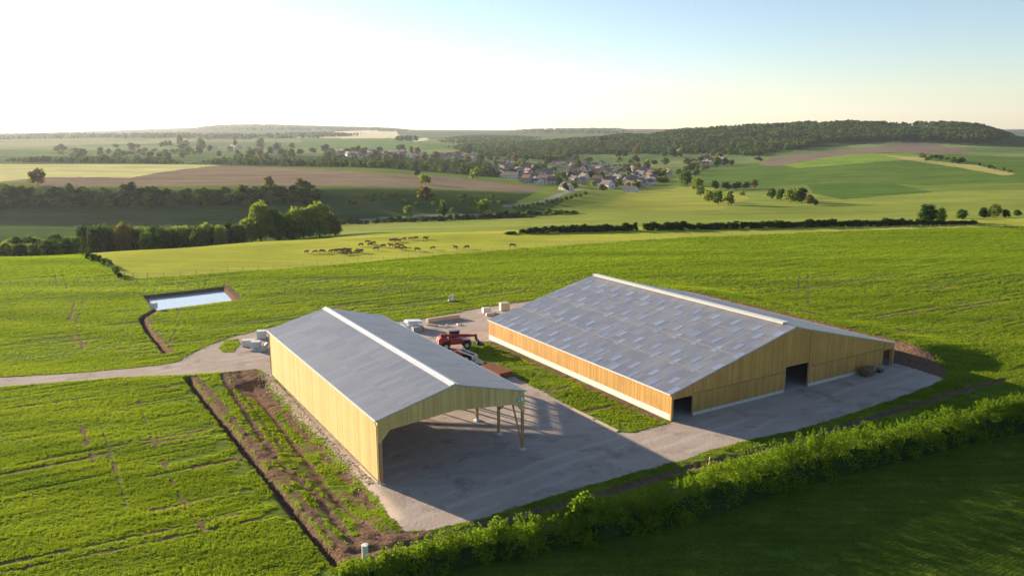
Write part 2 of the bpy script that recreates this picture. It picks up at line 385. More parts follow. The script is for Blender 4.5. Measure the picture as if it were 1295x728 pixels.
def masks(X, Y):
    """R gravel, G soil, B lushness of the crop (0 pasture .. 1 crop), A rubble"""
    n = fbm(X/1.7, Y/1.7, 2)-.5
    gr = np.maximum(sd(X, Y, GRAVEL), -50); gr = np.minimum(gr, -sd(X, Y, MOUND))
    so = -50*np.ones(X.shape)
    for p in (TRACKSOIL, JUNCTION, SOILB, BANKP, SOILA): so = np.maximum(so, sd(X, Y, p)+n*1.6-.1)
    n8 = fbm(X/3.5+7, Y/1.2, 3)-.5
    TW = fbm(X/2.2, Y/2.2, 2)-.5
    for p in (DIRT1, DIRT2): so = np.maximum(so, np.minimum(sd(X, Y, p), .8)+n8*7-1.0)
    wA, lA = wl(X, Y, A0); yard_side = np.minimum(np.minimum(-wA-1.5, d_line(X, Y, DITCH)), np.minimum(lA+9, 48-lA)); so = np.maximum(so, np.minimum(yard_side, .6)*1.0+n8*5-2.5-(wA < -15)*50-(inside(X, Y, WEST))*50)
    pr = sd(X, Y, POND_RIM); so = np.maximum(so, pr+.3)
    w, l = wl(X, Y, A0)
    side = (w < -5) & (Y < 150)                      # soil thrown up on the barn side of the ditch
    dd = d_line(X, Y, DITCH); east = d_line(X, Y, [(p[0]+1.3, p[1]+.5) for p in DITCH])
    so = np.maximum(so, .6-dd); so = np.maximum(so, .45-east+n*1.4)
    so = np.maximum(so, .8-d_line(X, Y, DITCH2)); so = np.maximum(so, .25-d_line(X, Y, [(p[0]+1.2, p[1]+.3) for p in DITCH2])+n*1.4)
    so = np.maximum(so, 1.0-d_line(X, Y, [G(286, 362), G(302, 379)])+n)
    for t, wd in ((TRK1, .48), (TRK2, .48), (FTRACK, .7), (FTRACK2, .35)): so = np.maximum(so, wd-d_line(X, Y, t)+n*.8)
    for t in (TRK1, TRK2): so = np.maximum(so, .16-d_line(X, Y, [(p[0]+1.25, p[1]+.75) for p in t])+n*.7)
    for t in TRAMS: so = np.maximum(so, .15-d_line(X, Y, t)+n*1.0)
    for t in GAPS: so = np.maximum(so, .14+Y*.0011-d_line(X, Y, t)+n*.7)
    so = np.maximum(so, sd(X, Y, GREYP)-.5)
    lush = 1-sstep(-1, 1, sd(X, Y, PASTURE))
    ru = sd(X, Y, RUBBLE)+n*1.0
    return gr+n*.5, so, lush, ru
def enc(v): return np.clip(.5+v*.4, 0, 1)

t = NT('near_ground'); P = t.pos(); at = t.attr('masks'); sp = t.n('ShaderNodeSeparateColor'); t.l(at.outputs['Color'], sp.inputs[0])
rub = at.outputs['Alpha']
n1 = t.noise(P, 2.2, 5, .65); n2 = t.noise(P, .12, 4); n3 = t.noise(P, 4.5, 4, .75)
rows = t.noise(P, 1.0, 4, .6, (.10, 1.1, .5), (0, 0, -PSI))
wob = t.math('MULTIPLY', t.math('SUBTRACT', n1, .5), .55)
gm = t.mrange(t.math('ADD', sp.outputs[0], wob), .46, .54); sm = t.mrange(t.math('ADD', sp.outputs[1], wob), .46, .54)
rm = t.mrange(t.math('ADD', rub, wob), .46, .54)
crop = t.mix(t.mrange(t.math('ADD', t.math('MULTIPLY', rows, .75), t.math('MULTIPLY', n1, .25)), .36, .62), (.055, .085, .012), (.17, .24, .02))
big_ = t.noise(P, 1.0, 4, .62, (.012, .11, .5), (0, 0, -PSI)); crop = t.mix(t.mrange(big_, .6, .4, 0, .6), crop, (.05, .08, .012))
crop = t.mix(t.mrange(n2, .4, .7, 0, .5), crop, (.20, .25, .03))
past = t.mix(t.mrange(t.math('ADD', t.math('MULTIPLY', rows, .5), t.math('MULTIPLY', n2, .5)), .35, .65), (.25, .28, .04), (.42, .42, .075))
past = t.mix(t.mrange(n1, .55, .75, 0, .5), past, (.14, .17, .04))
grn = t.mix(sp.outputs[2], past, crop)
gc = t.mix(t.mrange(n3, .3, .7), (.335, .27, .215), (.545, .455, .375)); gc = t.mix(t.mrange(n2, .35, .65, 0, .6), gc, (.39, .295, .22))
stn = t.noise(P, .5, 4, .6, (.25, 1.2, 1), (0, 0, -PSI-.3)); gc = t.mix(t.mrange(stn, .52, .72, 0, .45), gc, (.24, .20, .175))
trk = t.n('ShaderNodeTexWave', wave_type='BANDS', bands_direction='Y'); mp = t.n('ShaderNodeMapping'); t.l(P, mp.inputs[0]); mp.inputs[2].default_value = (0, 0, -PSI-.1); t.l(mp.outputs[0], trk.inputs[0]); trk.inputs['Scale'].default_value = .11; trk.inputs['Distortion'].default_value = 7.; trk.inputs['Detail'].default_value = 2.; trk.inputs['Detail Scale'].default_value = .35
gc = t.mix(t.mrange(t.math('MULTIPLY', trk.outputs[1], t.mrange(t.noise(P, .09, 3), .34, .55)), .6, .98, 0, .32), gc, (.56, .49, .42))
gc = t.mix(t.mrange(t.noise(P, .22, 5, .7), .54, .68, 0, .65), gc, (.19, .155, .135))
sc = t.mix(t.mrange(n1, .3, .7), (.095, .055, .035), (.22, .135, .085)); sc = t.mix(t.mrange(n3, .5, .75, 0, .5), sc, (.30, .21, .15))
rc = t.mix(t.mrange(n3, .42, .58), (.20, .14, .10), (.46, .38, .28))
c = t.mix(sm, grn, sc); c = t.mix(gm, c, gc); c = t.mix(rm, c, rc)
hgt = t.math('ADD', n1, t.math('MULTIPLY', n3, .4))
bh = t.math('ADD', t.math('MULTIPLY', hgt, t.mrange(gm, 0, 1, 1., .22)), t.math('MULTIPLY', rows, t.math('MULTIPLY', t.math('SUBTRACT', 1, gm), .8)))
t.bsdf(c, 1.0, 0, .02, t.bump(bh, .8, .28)); M_near = t.m

# near sheet: fine grid, split into gravel yard, bare soil and green field
X0, X1, Y0, Y1, ST = -140., 116., 56., 216., .4
gx = np.arange(X0, X1+.01, ST); gy = np.arange(Y0, Y1+.01, ST)
XX, YY = np.meshgrid(gx, gy); xf, yf = XX.ravel(), YY.ravel(); zz = zfun(xf, yf)
mk = masks(xf, yf)
# fine relief of worked soil
zz = zz+np.clip(mk[1]+.3, 0, 1)*(mk[0] < .2)*(fbm(xf*1.6, yf*1.6, 2)-.5)*.28
V = np.stack([xf, yf, zz], 1); nx, ny = len(gx), len(gy)
ii = (np.arange(ny-1)[:, None]*nx+np.arange(nx-1)[None]).ravel(); Fq = np.stack([ii, ii+1, ii+nx+1, ii+nx], 1)
MC = np.stack([enc(mk[0]), enc(mk[1]), mk[2], enc(mk[3])], 1).astype(np.float32)
gface = mk[0][Fq].mean(1) > 0; sface = (mk[1][Fq].mean(1) > 0) & ~gface
pface = (mk[2][Fq].mean(1) < .5) & ~gface & ~sface
wB, lB = wl(xf, yf, B0); roadv = xf < G(240, 465)[0]; rface = gface & roadv[Fq].all(1)
hgx = fbm(xf/6., yf/6.)
mead = d_line(xf, yf, [G(440, 745), G(600, 712), G(740, 680), G(900, 638), G(1080, 588), G(1295, 538), G(1500, 490)])
below = inside(xf, yf, [G(380, 760), G(600, 712), G(740, 680), G(900, 638), G(1080, 588), G(1295, 538), G(1500, 490), (250, 120), (250, 40), (-60, 40)])
mface = below[Fq].all(1) & ~gface & ~sface & ~pface
for nm, sel in (('gravel_yard', gface & ~rface), ('farm_road', rface), ('bare_soil', sface), ('pasture', pface), ('meadow', mface), ('crop_field', ~(gface | sface | pface | mface))):
    f = Fq[sel]; u, inv = np.unique(f, return_inverse=True)
    me = np_mesh(nm, V[u], inv.reshape(-1, 4), M_near, True)
    a = me.color_attributes.new('masks', 'FLOAT_COLOR', 'POINT'); a.data.foreach_set('color', MC[u].ravel())
    tag(link(nm, me), kind='structure')

# far terrain: one sheet to the horizon, its fields painted where they lie
cols = np.concatenate([np.linspace(-1600, -120, 40)[:-1], np.linspace(-120, 1420, 760), np.linspace(1420, 2900, 40)[1:]])
tt = (cols-CX)/1013.; yr = np.exp(np.linspace(math.log(Y1-1.0), math.log(15500), 520)); yr[0] = Y1-.8
TT, YR = np.meshgrid(tt, yr); xf2 = (TT*YR).ravel(); yf2 = YR.ravel(); z2 = zfar(xf2, yf2); z2[yf2 < Y1] -= .06
zb = np.zeros_like(z2); m = yf2 < 260; zb[m] = znear(xf2[m], yf2[m]); z2 += np.where(np.abs(zb) < 3, zb, 0)
u_, v_ = project(xf2, yf2, z2)
C = np.zeros((len(xf2), 3)); C[:] = (.15, .20, .05)
dist_v = fbm(xf2/90., yf2/90., 3)
jx = (fbm(xf2/25., yf2/25., 2)-.5)*4; uu = u_+jx; vv = v_+(fbm(xf2/40.+9, yf2/40., 2)-.5)*1.2
def paint(col, y0, y1, pts=None, jit=.12):
    m = (yf2 >= y0) & (yf2 < y1)
    if pts is not None: m &= inside(uu, vv, pts)
    C[m] = np.array(col)*(1+jit*2*(dist_v[m, None]-.5))
CROP, PAST = (.17, .25, .02), (.37, .38, .06)
paint((.10, .13, .06), 4600, 16000)
crest = np.interp(u_, PXC, YC)
paint((.22, .25, .07), 300, 585)                                                            # dull meadow behind the crest
paint((.06, .10, .03), 300, 580, [(-200, 330), (-200, 255), (330, 255), (420, 285), (420, 310)])  # left valley floor: its shade is painted in as darker green ground
paint((.22, .26, .06), 300, 560, [(440, 297), (480, 290), (640, 272), (760, 270), (900, 285), (640, 296)])
paint((.075, .11, .035), 540, 690, [(-200, 295), (-200, 236), (350, 234), (560, 234), (700, 240), (720, 262), (700, 275), (440, 283), (300, 292)])
paint((.15, .19, .05), 640, 760, [(-200, 242), (0, 238), (330, 240), (560, 240), (700, 246), (700, 240), (330, 233), (-200, 233)])
paint((.235, .18, .125), 600, 1250, [(-200, 233), (30, 231), (60, 237), (200, 235), (350, 234), (480, 236), (600, 240), (692, 244), (690, 238), (640, 232), (560, 223), (480, 219), (400, 214), (330, 211), (250, 209), (-200, 200)])
paint((.52, .50, .22), 640, 1250, [(-200, 232), (0, 230), (50, 224), (100, 223.5), (165, 225), (200, 218), (240, 213), (290, 208), (-200, 198)])
paint((.20, .26, .05), 600, 1000, [(690, 237), (735, 232), (745, 240), (700, 250), (660, 262), (640, 262)])
for i, (a, b, c_) in enumerate([(1250, 1500, (.12, .17, .055)), (1500, 1750, (.17, .22, .08)), (1750, 2100, (.12, .18, .06)), (2100, 2500, (.20, .24, .10)), (2500, 3100, (.13, .19, .07)), (3100, 3700, (.22, .24, .11)), (3700, 5000, (.12, .17, .07)), (5000, 16000, (.09, .12, .07))]):
    paint(c_, a, b)
paint((.10, .15, .06), 1300, 1700, [(-200, 206), (-200, 190), (240, 190), (300, 206)])
paint((.25, .27, .13), 1700, 3800, [(-50, 181), (220, 177), (230, 181), (0, 186)])
paint((.62, .55, .36), 1800, 12000, [(370, 174), (420, 167), (500, 163), (506, 175), (440, 175)])
paint((.13, .21, .07), 1500, 5200, [(380, 175), (440, 175), (530, 176), (545, 190), (380, 188)])
paint((.60, .52, .36), 2000, 6000, [(522, 176), (540, 174), (542, 177), (524, 180)])
paint((.14, .20, .07), 1500, 3500, [(600, 176), (760, 172), (740, 184), (600, 188)])
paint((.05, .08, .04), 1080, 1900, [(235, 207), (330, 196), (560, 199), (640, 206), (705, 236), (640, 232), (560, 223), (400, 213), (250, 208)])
# hillside on the right
paint((.21, .25, .055), 330, 900, [(640, 296), (700, 262), (740, 240), (860, 236), (1000, 245), (1295, 240), (1500, 240), (1500, 300)])
paint((.27, .29, .06), 560, 950, [(760, 262), (800, 240), (880, 232), (950, 250), (900, 268)])
paint((.095, .155, .035), 800, 2400, [(860, 236), (870, 215), (965, 207), (1010, 205), (1110, 193), (1230, 196), (1320, 200), (1500, 205), (1500, 238), (1295, 238), (1190, 236), (1060, 228), (1010, 234), (940, 238)])
paint((.085, .15, .035), 600, 1300, [(1020, 233), (1075, 230), (1130, 232), (1180, 243), (1120, 248), (1065, 252), (1030, 245)])
paint((.17, .26, .045), 900, 2300, [(990, 209), (1075, 194), (1150, 194), (1200, 200), (1120, 204), (1010, 213)])
paint((.34, .31, .12), 900, 1900, [(1110, 195), (1168, 199), (1175, 203), (1235, 209), (1285, 220), (1270, 222), (1215, 212), (1150, 203)])
paint((.20, .155, .12), 900, 2600, [(960, 209), (975, 200), (1010, 195), (1070, 189.5), (1110, 186), (1150, 180), (1175, 180), (1195, 186), (1235, 191), (1210, 195), (1130, 193), (1075, 195), (1010, 205), (985, 210)])
paint((.06, .09, .03), 2150, 3300, [(800, 190), (1010, 190), (1130, 179), (1295, 188), (1500, 190), (1500, 150), (800, 150)])
paint((.07, .11, .035), 1500, 3300, [(740, 190), (1000, 193), (1020, 180), (820, 165)])
# the two near colours beyond the fine sheet
m = (yf2 < crest+4); C[m] = CROP
pm = m & (sd(np.clip(xf2, -900, 900), yf2, PASTURE) > 0); C[pm] = PAST
road2 = d_line(uu*0+xf2, yf2, [hit(*p)[:2] for p in ((641, 261), (660, 260), (684, 257), (702, 249), (722, 242), (735, 239))]); m = (road2 < 3.2) & (yf2 > 560); C[m] = (.34, .31, .27)
lane = d_line(xf2, yf2, [hit(*p)[:2] for p in ((440, 280), (500, 275), (560, 273), (640, 271))]); m = (lane < 2.2); C[m] = (.30, .28, .24)
lane = d_line(xf2, yf2, [hit(*p)[:2] for p in ((1010, 207), (1090, 204.5), (1160, 204.5), (1240, 208), (1320, 210))]); m = (lane < 3); C[m] = (.06, .07, .03)
t = NT('far_ground'); P = t.pos(); at = t.attr('field'); sz = at.outputs['Color']
n1 = t.noise(P, .5, 5, .65); n2 = t.noise(P, .02, 4); rows = t.noise(P, 1.0, 4, .6, (.05, .55, .5), (0, 0, -PSI)); st2 = t.noise(P, .25, 4, .6, (.2, 1.3, 1), (0, 0, .12))
st3 = t.noise(P, 1.0, 4, .65, (.006, .05, .3), (0, 0, .1))
v = t.math('ADD', t.math('MULTIPLY', rows, .35), t.math('ADD', t.math('MULTIPLY', n1, .2), t.math('ADD', t.math('MULTIPLY', st2, .2), t.math('MULTIPLY', st3, .5))))
c = t.mix(1.0, sz, t.mix(t.mrange(v, .42, .82), (.55, .56, .60), (1.35, 1.33, 1.2)), 'MULTIPLY')
c = t.mix(1.0, c, t.mix(t.mrange(n2, .3, .7), (.85, .88, .85), (1.12, 1.08, 1.1)), 'MULTIPLY')
t.bsdf(c, 1.0, 0, 0., t.bump(v, .7, .35)); M_far = t.m
nx, ny = len(cols), len(yr); ii = (np.arange(ny-1)[:, None]*nx+np.arange(nx-1)[None]).ravel()
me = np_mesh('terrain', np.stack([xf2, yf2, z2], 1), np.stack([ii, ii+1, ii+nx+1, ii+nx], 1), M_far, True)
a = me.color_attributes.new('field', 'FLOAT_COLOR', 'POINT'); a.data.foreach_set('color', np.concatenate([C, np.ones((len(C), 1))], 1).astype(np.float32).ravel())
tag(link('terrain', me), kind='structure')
# plain around and behind the camera
V = []; Fs = []
for (a0, a1, b0, b1) in ((-620, X0+.8, -420, Y1), (X1-.8, 620, -420, Y1), (X0+.8, X1-.8, -420, Y0+.8)):
    k = len(V); V += [(a0, b0, -.05), (a1, b0, -.05), (a1, b1, -.05), (a0, b1, -.05)]; Fs.append((k, k+1, k+2, k+3))
me = np_mesh('plain', V, Fs, M_far); a = me.color_attributes.new('field', 'FLOAT_COLOR', 'POINT')
a.data.foreach_set('color', np.tile(np.array([.10, .15, .03, 1], np.float32), len(V))); tag(link('plain', me), kind='structure')

# pond water
t = NT('pond_water'); nz = t.noise(t.pos(), 2.5, 3)
t.bsdf((.45, .50, .52), .10, 0, 1.0, t.bump(nz, .12, .02)); M_water = t.m
rim = inset(POND_RIM, .2)
me = bpy.data.meshes.new('pond_water'); me.from_pydata([(x, y, POND_Z) for x, y in rim], [], [(0, 3, 2, 1)]); me.materials.append(M_water)
tag(link('pond_water', me), kind='structure')

# ---------------------------------------------------------------- instanced ground cover (past counting)
def blades_mesh(name, mat, n, h, w, spread, seed):
    r = random.Random(seed); V = []; Fc = []
    for i in range(n):
        a = r.uniform(0, 6.28); d = spread*math.sqrt(r.random()); bx, by = d*math.cos(a), d*math.sin(a)
        b = r.uniform(0, 6.28); lean = r.uniform(.08, .38)*h; hh = h*r.uniform(.7, 1.15); dx, dy = math.cos(b)*w/2, math.sin(b)*w/2
        lx, ly = -math.sin(b)*lean, math.cos(b)*lean; k = len(V)
        V += [(bx-dx, by-dy, 0), (bx+dx, by+dy, 0), (bx+dx*.8+lx*.4, by+dy*.8+ly*.4, hh*.6), (bx-dx*.8+lx*.4, by-dy*.8+ly*.4, hh*.6), (bx+lx, by+ly, hh)]
        Fc += [(k, k+1, k+2, k+3), (k+3, k+2, k+4)]
    me = bpy.data.meshes.new(name); me.from_pydata(V, [], Fc); me.materials.append(mat); return me
def scatter(name, P3, sc, protos, **k):
    me = bpy.data.meshes.new(name); n = len(P3); me.vertices.add(n); me.vertices.foreach_set('co', np.asarray(P3, np.float32).ravel())
    a = me.attributes.new('sc', 'FLOAT_VECTOR', 'POINT'); sc = np.asarray(sc, np.float32)
    if sc.ndim == 1: sc = np.repeat(sc[:, None], 3, 1)
    a.data.foreach_set('vector', np.ascontiguousarray(sc).ravel())
    a = me.attributes.new('rt', 'FLOAT', 'POINT'); a.data.foreach_set('value', rng.uniform(0, 6.28, n).astype(np.float32))
    a = me.attributes.new('pick', 'INT', 'POINT'); a.data.foreach_set('value', rng.integers(0, len(protos), n).astype(np.int32))
    ob = link(name, me, **k)
    g = bpy.data.node_groups.new(name, 'GeometryNodeTree')
    g.interface.new_socket('Geometry', in_out='INPUT', socket_type='NodeSocketGeometry'); g.interface.new_socket('Geometry', in_out='OUTPUT', socket_type='NodeSocketGeometry')
    N = g.nodes; gi = N.new('NodeGroupInput'); go = N.new('NodeGroupOutput'); ip = N.new('GeometryNodeInstanceOnPoints'); g2i = N.new('GeometryNodeGeometryToInstance')
    for pr in reversed(protos):
        oi = N.new('GeometryNodeObjectInfo'); oi.inputs[0].default_value = pr; g.links.new(oi.outputs['Geometry'], g2i.inputs[0])
    def na(nm, ty):
        q = N.new('GeometryNodeInputNamedAttribute'); q.data_type = ty; q.inputs[0].default_value = nm; return q.outputs[0]
    cx = N.new('ShaderNodeCombineXYZ'); g.links.new(na('rt', 'FLOAT'), cx.inputs[2])
    g.links.new(gi.outputs[0], ip.inputs['Points']); g.links.new(g2i.outputs[0], ip.inputs['Instance']); ip.inputs['Pick Instance'].default_value = True
    g.links.new(na('pick', 'INT'), ip.inputs['Instance Index']); g.links.new(cx.outputs[0], ip.inputs['Rotation']); g.links.new(na('sc', 'FLOAT_VECTOR'), ip.inputs['Scale'])
    g.links.new(ip.outputs[0], go.inputs[0])
    md = ob.modifiers.new('scatter', 'NODES'); md.node_group = g; return ob
def proto(me): return bpy.data.objects.new(me.name, me)      # not linked: only a source for instances

def sample(y0, y1, step, lo=-90, hi=1385):
    """jittered points in view between two depths, rows along the drilling direction"""
    T0, T1 = (lo-CX)/960., (hi-CX)/960.
    n = int((T1-T0)*(y1*y1-y0*y0)/2/step**2)
    y = np.sqrt(rng.uniform(y0*y0, y1*y1, n)); x = rng.uniform(T0, T1, n)*y
    return x, y
PTS = []
for (a, b, s, k) in ((57, 95, .17, .50), (95, 135, .225, .60), (135, 190, .34, .82), (190, 262, .54, 1.15), (262, 356, .82, 1.5)):
    x, y = sample(a, b, s); PTS.append((x, y, np.full(len(x), k)))
px_ = np.concatenate([p[0] for p in PTS]); py_ = np.concatenate([p[1] for p in PTS]); ks = np.concatenate([p[2] for p in PTS])
_w, _l = wl(px_, py_, A0); _p = np.where(py_ < 150, .42, .84)      # gather the plants into drill rows
_ln = np.round(_l/_p)*_p+rng.normal(0, .07, len(_l))*(_p/.42); px_ = px_+(_ln-_l)*Ld[0]; py_ = py_+(_ln-_l)*Ld[1]
g_, s_, l_, r_ = masks(px_, py_)
w_, l2 = wl(px_, py_, A0)
rown = fbm(w_/16., l2/.9, 3); big = fbm(w_/30., l2/14., 2)
inB = (lambda q: (q[0] > -.3) & (q[0] < 51) & (q[1] > -.3) & (q[1] < 52))(wl(px_, py_, B0))
cr = np.interp(CX+1013*px_/py_, PXC, YC)
keep = (g_ < -.15) & (s_ < -.05) & (r_ < -.1) & ~inB & (py_ < cr) & (sd(px_, py_, POND_RIM) < -.3)
isb = inside(px_, py_, [G(380, 760), G(600, 712), G(740, 680), G(900, 638), G(1080, 588), G(1295, 538), G(1500, 490), (250, 120), (250, 40), (-60, 40)])
strip = ((w_ > -14) & (py_ < 150) & (wl(px_, py_, B0)[1] < 53) & (wl(px_, py_, B0)[0] < 53)) | (wl(px_, py_, B0)[1] < -3) & (w_ > -14) & (wl(px_, py_, B0)[0] < 62)
iscrop = keep & (l_ > .5) & ~isb & ~strip & (rown+.35*(big-.5)+.12*rng.random(len(px_)) > .37)
isgr = keep & ((isb & (fbm(px_/1.5, py_/1.5) > .28)) | (strip & ~isb & (fbm(px_/2.5, py_/2.5) > .40)))
M_n = len(px_)
def scat(name, sel, protos, h, label, cat, zoff=0):
    X, Y = px_[sel], py_[sel]; z = zfun(X, Y); s = ks[sel]*rng.uniform(.75, 1.2, len(X))
    hv = s**.45*h(X, Y)
    scatter(name, np.stack([X, Y, z-.02], 1), np.stack([s, s, hv], 1), protos, label=label, cat=cat, kind='stuff')
cp = [proto(blades_mesh('crop_tuft', M_crop, 13, .28, .034, .24, i)) for i in range(3)]
gp2 = [proto(blades_mesh('verge_tuft', M_crop, 13, .20, .034, .24, 30+i)) for i in range(3)]
gp = [proto(blades_mesh('grass_tuft', M_grass, 12, .20, .036, .24, 10+i)) for i in range(3)]
scat('young_cereal_crop', iscrop, cp, lambda X, Y: .40+1.15*fbm(wl(X, Y, A0)[0]/14., wl(X, Y, A0)[1]/1.3, 3), 'bright green young cereal crop growing in rows round the barns', 'crop')
scat('rough_grass', isgr & ~isb, gp2, lambda X, Y: .7+1.2*fbm(X/2., Y/2.), 'rough green grass between the two barns and along the dirt tracks', 'grass')
scat('meadow_grass', isgr & isb, gp, lambda X, Y: .6+.6*fbm(X/2., Y/2.), 'dark shaded meadow grass on the near side of the hedge', 'grass')
# stones of the rubble strip along the first barn
def stone_mesh(seed):
    r = random.Random(seed); b = MB(); n = 6
    vs = []
    for k, (zr, rr) in enumerate(((0, .9), (.45, 1.0), (.8, .55))):
        for i in range(n): a = 6.283*i/n+.3*k; q = rr*r.uniform(.75, 1.15); vs.append((math.cos(a)*q*.5, math.sin(a)*q*.4, zr*.5))
    fs = [(i, (i+1) % n, (i+1) % n+n, i+n) for i in range(n)]+[(i+n, (i+1) % n+n, (i+1) % n+2*n, i+2*n) for i in range(n)]+[tuple(range(2*n, 3*n))]
    b.add(vs, fs); return b.mesh('stone', M_stone)
st = [proto(stone_mesh(i)) for i in range(4)]
n = 900; l = rng.uniform(1, 50, n); w = -.35-np.abs(rng.normal(0, .8, n))-.02*l*rng.random(n)
X = A0[0]+w*Wd[0]+l*Ld[0]; Y = A0[1]+w*Wd[1]+l*Ld[1]
scatter('rubble_stones', np.stack([X, Y, zfun(X, Y)-.03], 1), rng.uniform(.12, .50, n)**1.5, st, label='pale rubble and stones along the foot of the smaller barn wall', cat='stones', kind='stuff')
n = 2600; X = rng.uniform(-60, 75, n); Y = rng.uniform(66, 180, n); g, s, _, _ = masks(X, Y); m = ((s > .1) & (g < 0)); X, Y = X[m], Y[m]
cl = [proto(stone_mesh(20+i)) for i in range(3)]
for c_ in cl: c_.data.materials.clear(); c_.data.materials.append(M_heap)
scatter('soil_clods', np.stack([X, Y, zfun(X, Y)-.03], 1), rng.uniform(.12, .5, len(X)), cl, label='clods of brown soil thrown up along the ditch and tracks', cat='soil', kind='stuff')
# ---------------------------------------------------------------- the smaller, open barn
def slope_rot(run, rise): return math.atan2(rise, run)
def roof_side(root, xe, ze, xr, zr, L, ncol, nrow, sheet_mat, name, n_obj, skylight=None, prio_near=True, y_off=0):
    """lay corrugated sheets from eave (xe, ze) to ridge (xr, zr)"""
    run = xr-xe; rise = zr-ze; S = math.hypot(run, rise); ang = math.atan2(rise, abs(run)); sg = 1 if run > 0 else -1
    sw = L/ncol; sh = S/nrow
    def mk(nm, w_, h_, th, mat):
        b = MB(); b.box(0, h_, 0, w_, 0, th); return b.mesh(nm, mat)
    me = mk(name, sw-.012, sh+.10, .02, sheet_mat); ms = mk('skylight', sw-.05, sh-.30, .012, M_skyl)
    rest = MB(); k = 0
    for c in range(ncol):
        for r in range(nrow):
            s0 = r*sh; x = xe+sg*s0*math.cos(ang); z = ze+s0*math.sin(ang)+.004*r; y = c*sw+.006
            if sg > 0: M = Matrix.Translation((x, y, z)) @ Matrix.Rotation(-ang-.0016, 4, 'Y')
            else: M = Matrix.Translation((x, y+sw-.012, z)) @ Matrix.Rotation(math.pi, 4, 'Z') @ Matrix.Rotation(-ang-.0016, 4, 'Y')
            sk = skylight and skylight(c, r)
            if sk:
                o = link('skylight', ms, root); o.matrix_local = M @ Matrix.Translation((.14, .02, .028)); 
            if k < n_obj:
                o = link(name, me, root); o.matrix_local = M; k += 1
            else:
                rest.cur = random.random(); rest.box(0, sh+.10, 0, sw-.012, 0, .02, M)
    if rest.v: rest.build(name+'_rows', sheet_mat, root, tint=True, kind='stuff')

W_, L_, EV, RG = 19.75, 48.25, 7.85, 10.35
bA = empty('open_barn', (A0[0], A0[1], 0), PSI, label='smaller barn with pale timber cladding, grey roof and open gable front', cat='barn')
roof_side(bA, -.12, EV-.02, W_/2, RG, L_, 44, 3, M_roof, 'roof_sheet', 132)
roof_side(bA, W_+.12, EV-.02, W_/2, RG, L_, 44, 3, M_roof, 'roof_sheet', 132)
b = MB(); an = math.atan2(RG-EV, W_/2)
b.box(-.0, .62, 0, L_+.1, .05, .085, Matrix.Translation((W_/2, 0, RG+.03)) @ Matrix.Rotation(an, 4, 'Y'))
b.box(-.62, 0, 0, L_+.1, .05, .085, Matrix.Translation((W_/2, 0, RG+.03)) @ Matrix.Rotation(-an, 4, 'Y'))
b.tube((W_/2, 0, RG+.1), (W_/2, L_+.1, RG+.1), .09, n=8)
b.build('ridge_capping', M_ridge, bA)
b = MB(); b.box(-.26, -.13, 0, L_, EV-.17, EV+.0); b.build('gutter', M_ridge, bA)
b = MB(); b.box(W_+.13, W_+.26, 0, L_, EV-.17, EV+.0); b.build('gutter', M_steel, bA)
def roofz(x): return EV+(RG-EV)*(1-abs(x-W_/2)/(W_/2))
# verge trims
for y0, y1 in ((-.07, -.005), (L_+.005, L_+.07)):
    for sgn in (0, 1):
        b = MB(); xa, xb = (0, W_/2) if not sgn else (W_/2, W_)
        b.prism([(xa, roofz(xa)-.10), (xb, roofz(xb)-.10), (xb, roofz(xb)+.05), (xa, roofz(xa)+.05)], y0, y1); b.build('verge_trim', M_steel, bA)
# left wall: boards
NB = 193; bw = (L_-.3)/NB
b = MB(); b.box(-.03, 0, 0, bw-.012, .32, 7.62); pm_ = b.mesh('plank', M_woodA)
for i in range(NB):
    o = link('plank', pm_, bA, loc=(.12+random.uniform(-.004, .004), .15+i*bw, random.uniform(-.02, .02)))
# front gable: boards with arched lower edge
def low(x):
    pts = [(0, 4.9), (.45, 5.2), (1.5, 6.45), (W_/2, 7.15), (W_-1.5, 6.3), (W_-.5, 5.25), (W_, 4.9)]
    return float(np.interp(x, [p[0] for p in pts], [p[1] for p in pts]))
NG = 85; gw = (W_-.2)/NG
far = MB()
for i in range(NG):
    x0 = .1+i*gw; x1 = x0+gw-.012; b = MB(); j = random.uniform(-.006, .006); m = (x0+x1)/2
    zs = [(x0, low(m)+random.uniform(-.02, .02)), (x1, low(m)+random.uniform(-.02, .02)), (x1, roofz(x1)-.11), (x0, roofz(x0)-.11)]
    b.prism(zs, -.035+j, -.01+j); o = b.build('plank', M_woodA, bA)
    
for x in (5., 9.87, 14.8):
    b = MB(); b.box(x-.12, x+.12, L_-.24, L_, 0, roofz(x)-.5); b.build('post', M_timber, bA)
# frames
for k in range(9):
    y = .12+k*(L_-.24)/8; zl = -.75 if 0 < k < 8 else -.15
    b = MB(); b.box(.17, .50, y-.13, y+.13, zl+.25, 7.45); b.build('post', M_timber, bA)
    b = MB(); b.box(W_-.50, W_-.17, y-.13, y+.13, .25, 7.45); b.build('post', M_timber, bA)
    for x, z in ((.33, zl), (W_-.33, 0)):
        b = MB(); b.box(x-.42, x+.42, y-.42, y+.42, z-.1, z+.16); b.box(x-.22, x+.22, y-.2, y+.2, z+.16, z+.30)
        b.build('concrete_footing', M_concw, bA, bevel=.02)
    for s in (0, 1):
        b = MB(); xa = .3 if not s else W_-.3; xb = W_/2
        b.prism([(xa, 7.0), (xb, RG-1.15), (xb, RG-.45), (xa, EV-.30)] if not s else [(xb, RG-1.15), (xa, 7.0), (xa, EV-.30), (xb, RG-.45)], y-.09, y+.09)
        b.build('rafter', M_timber, bA)
        b = MB(); xs = .45 if not s else W_-.45; xe = 2.2 if not s else W_-2.2; b.bar((xs, y, 5.4), (xe, y, 7.25), .16, .16); b.build('brace', M_timber, bA)
b = MB()
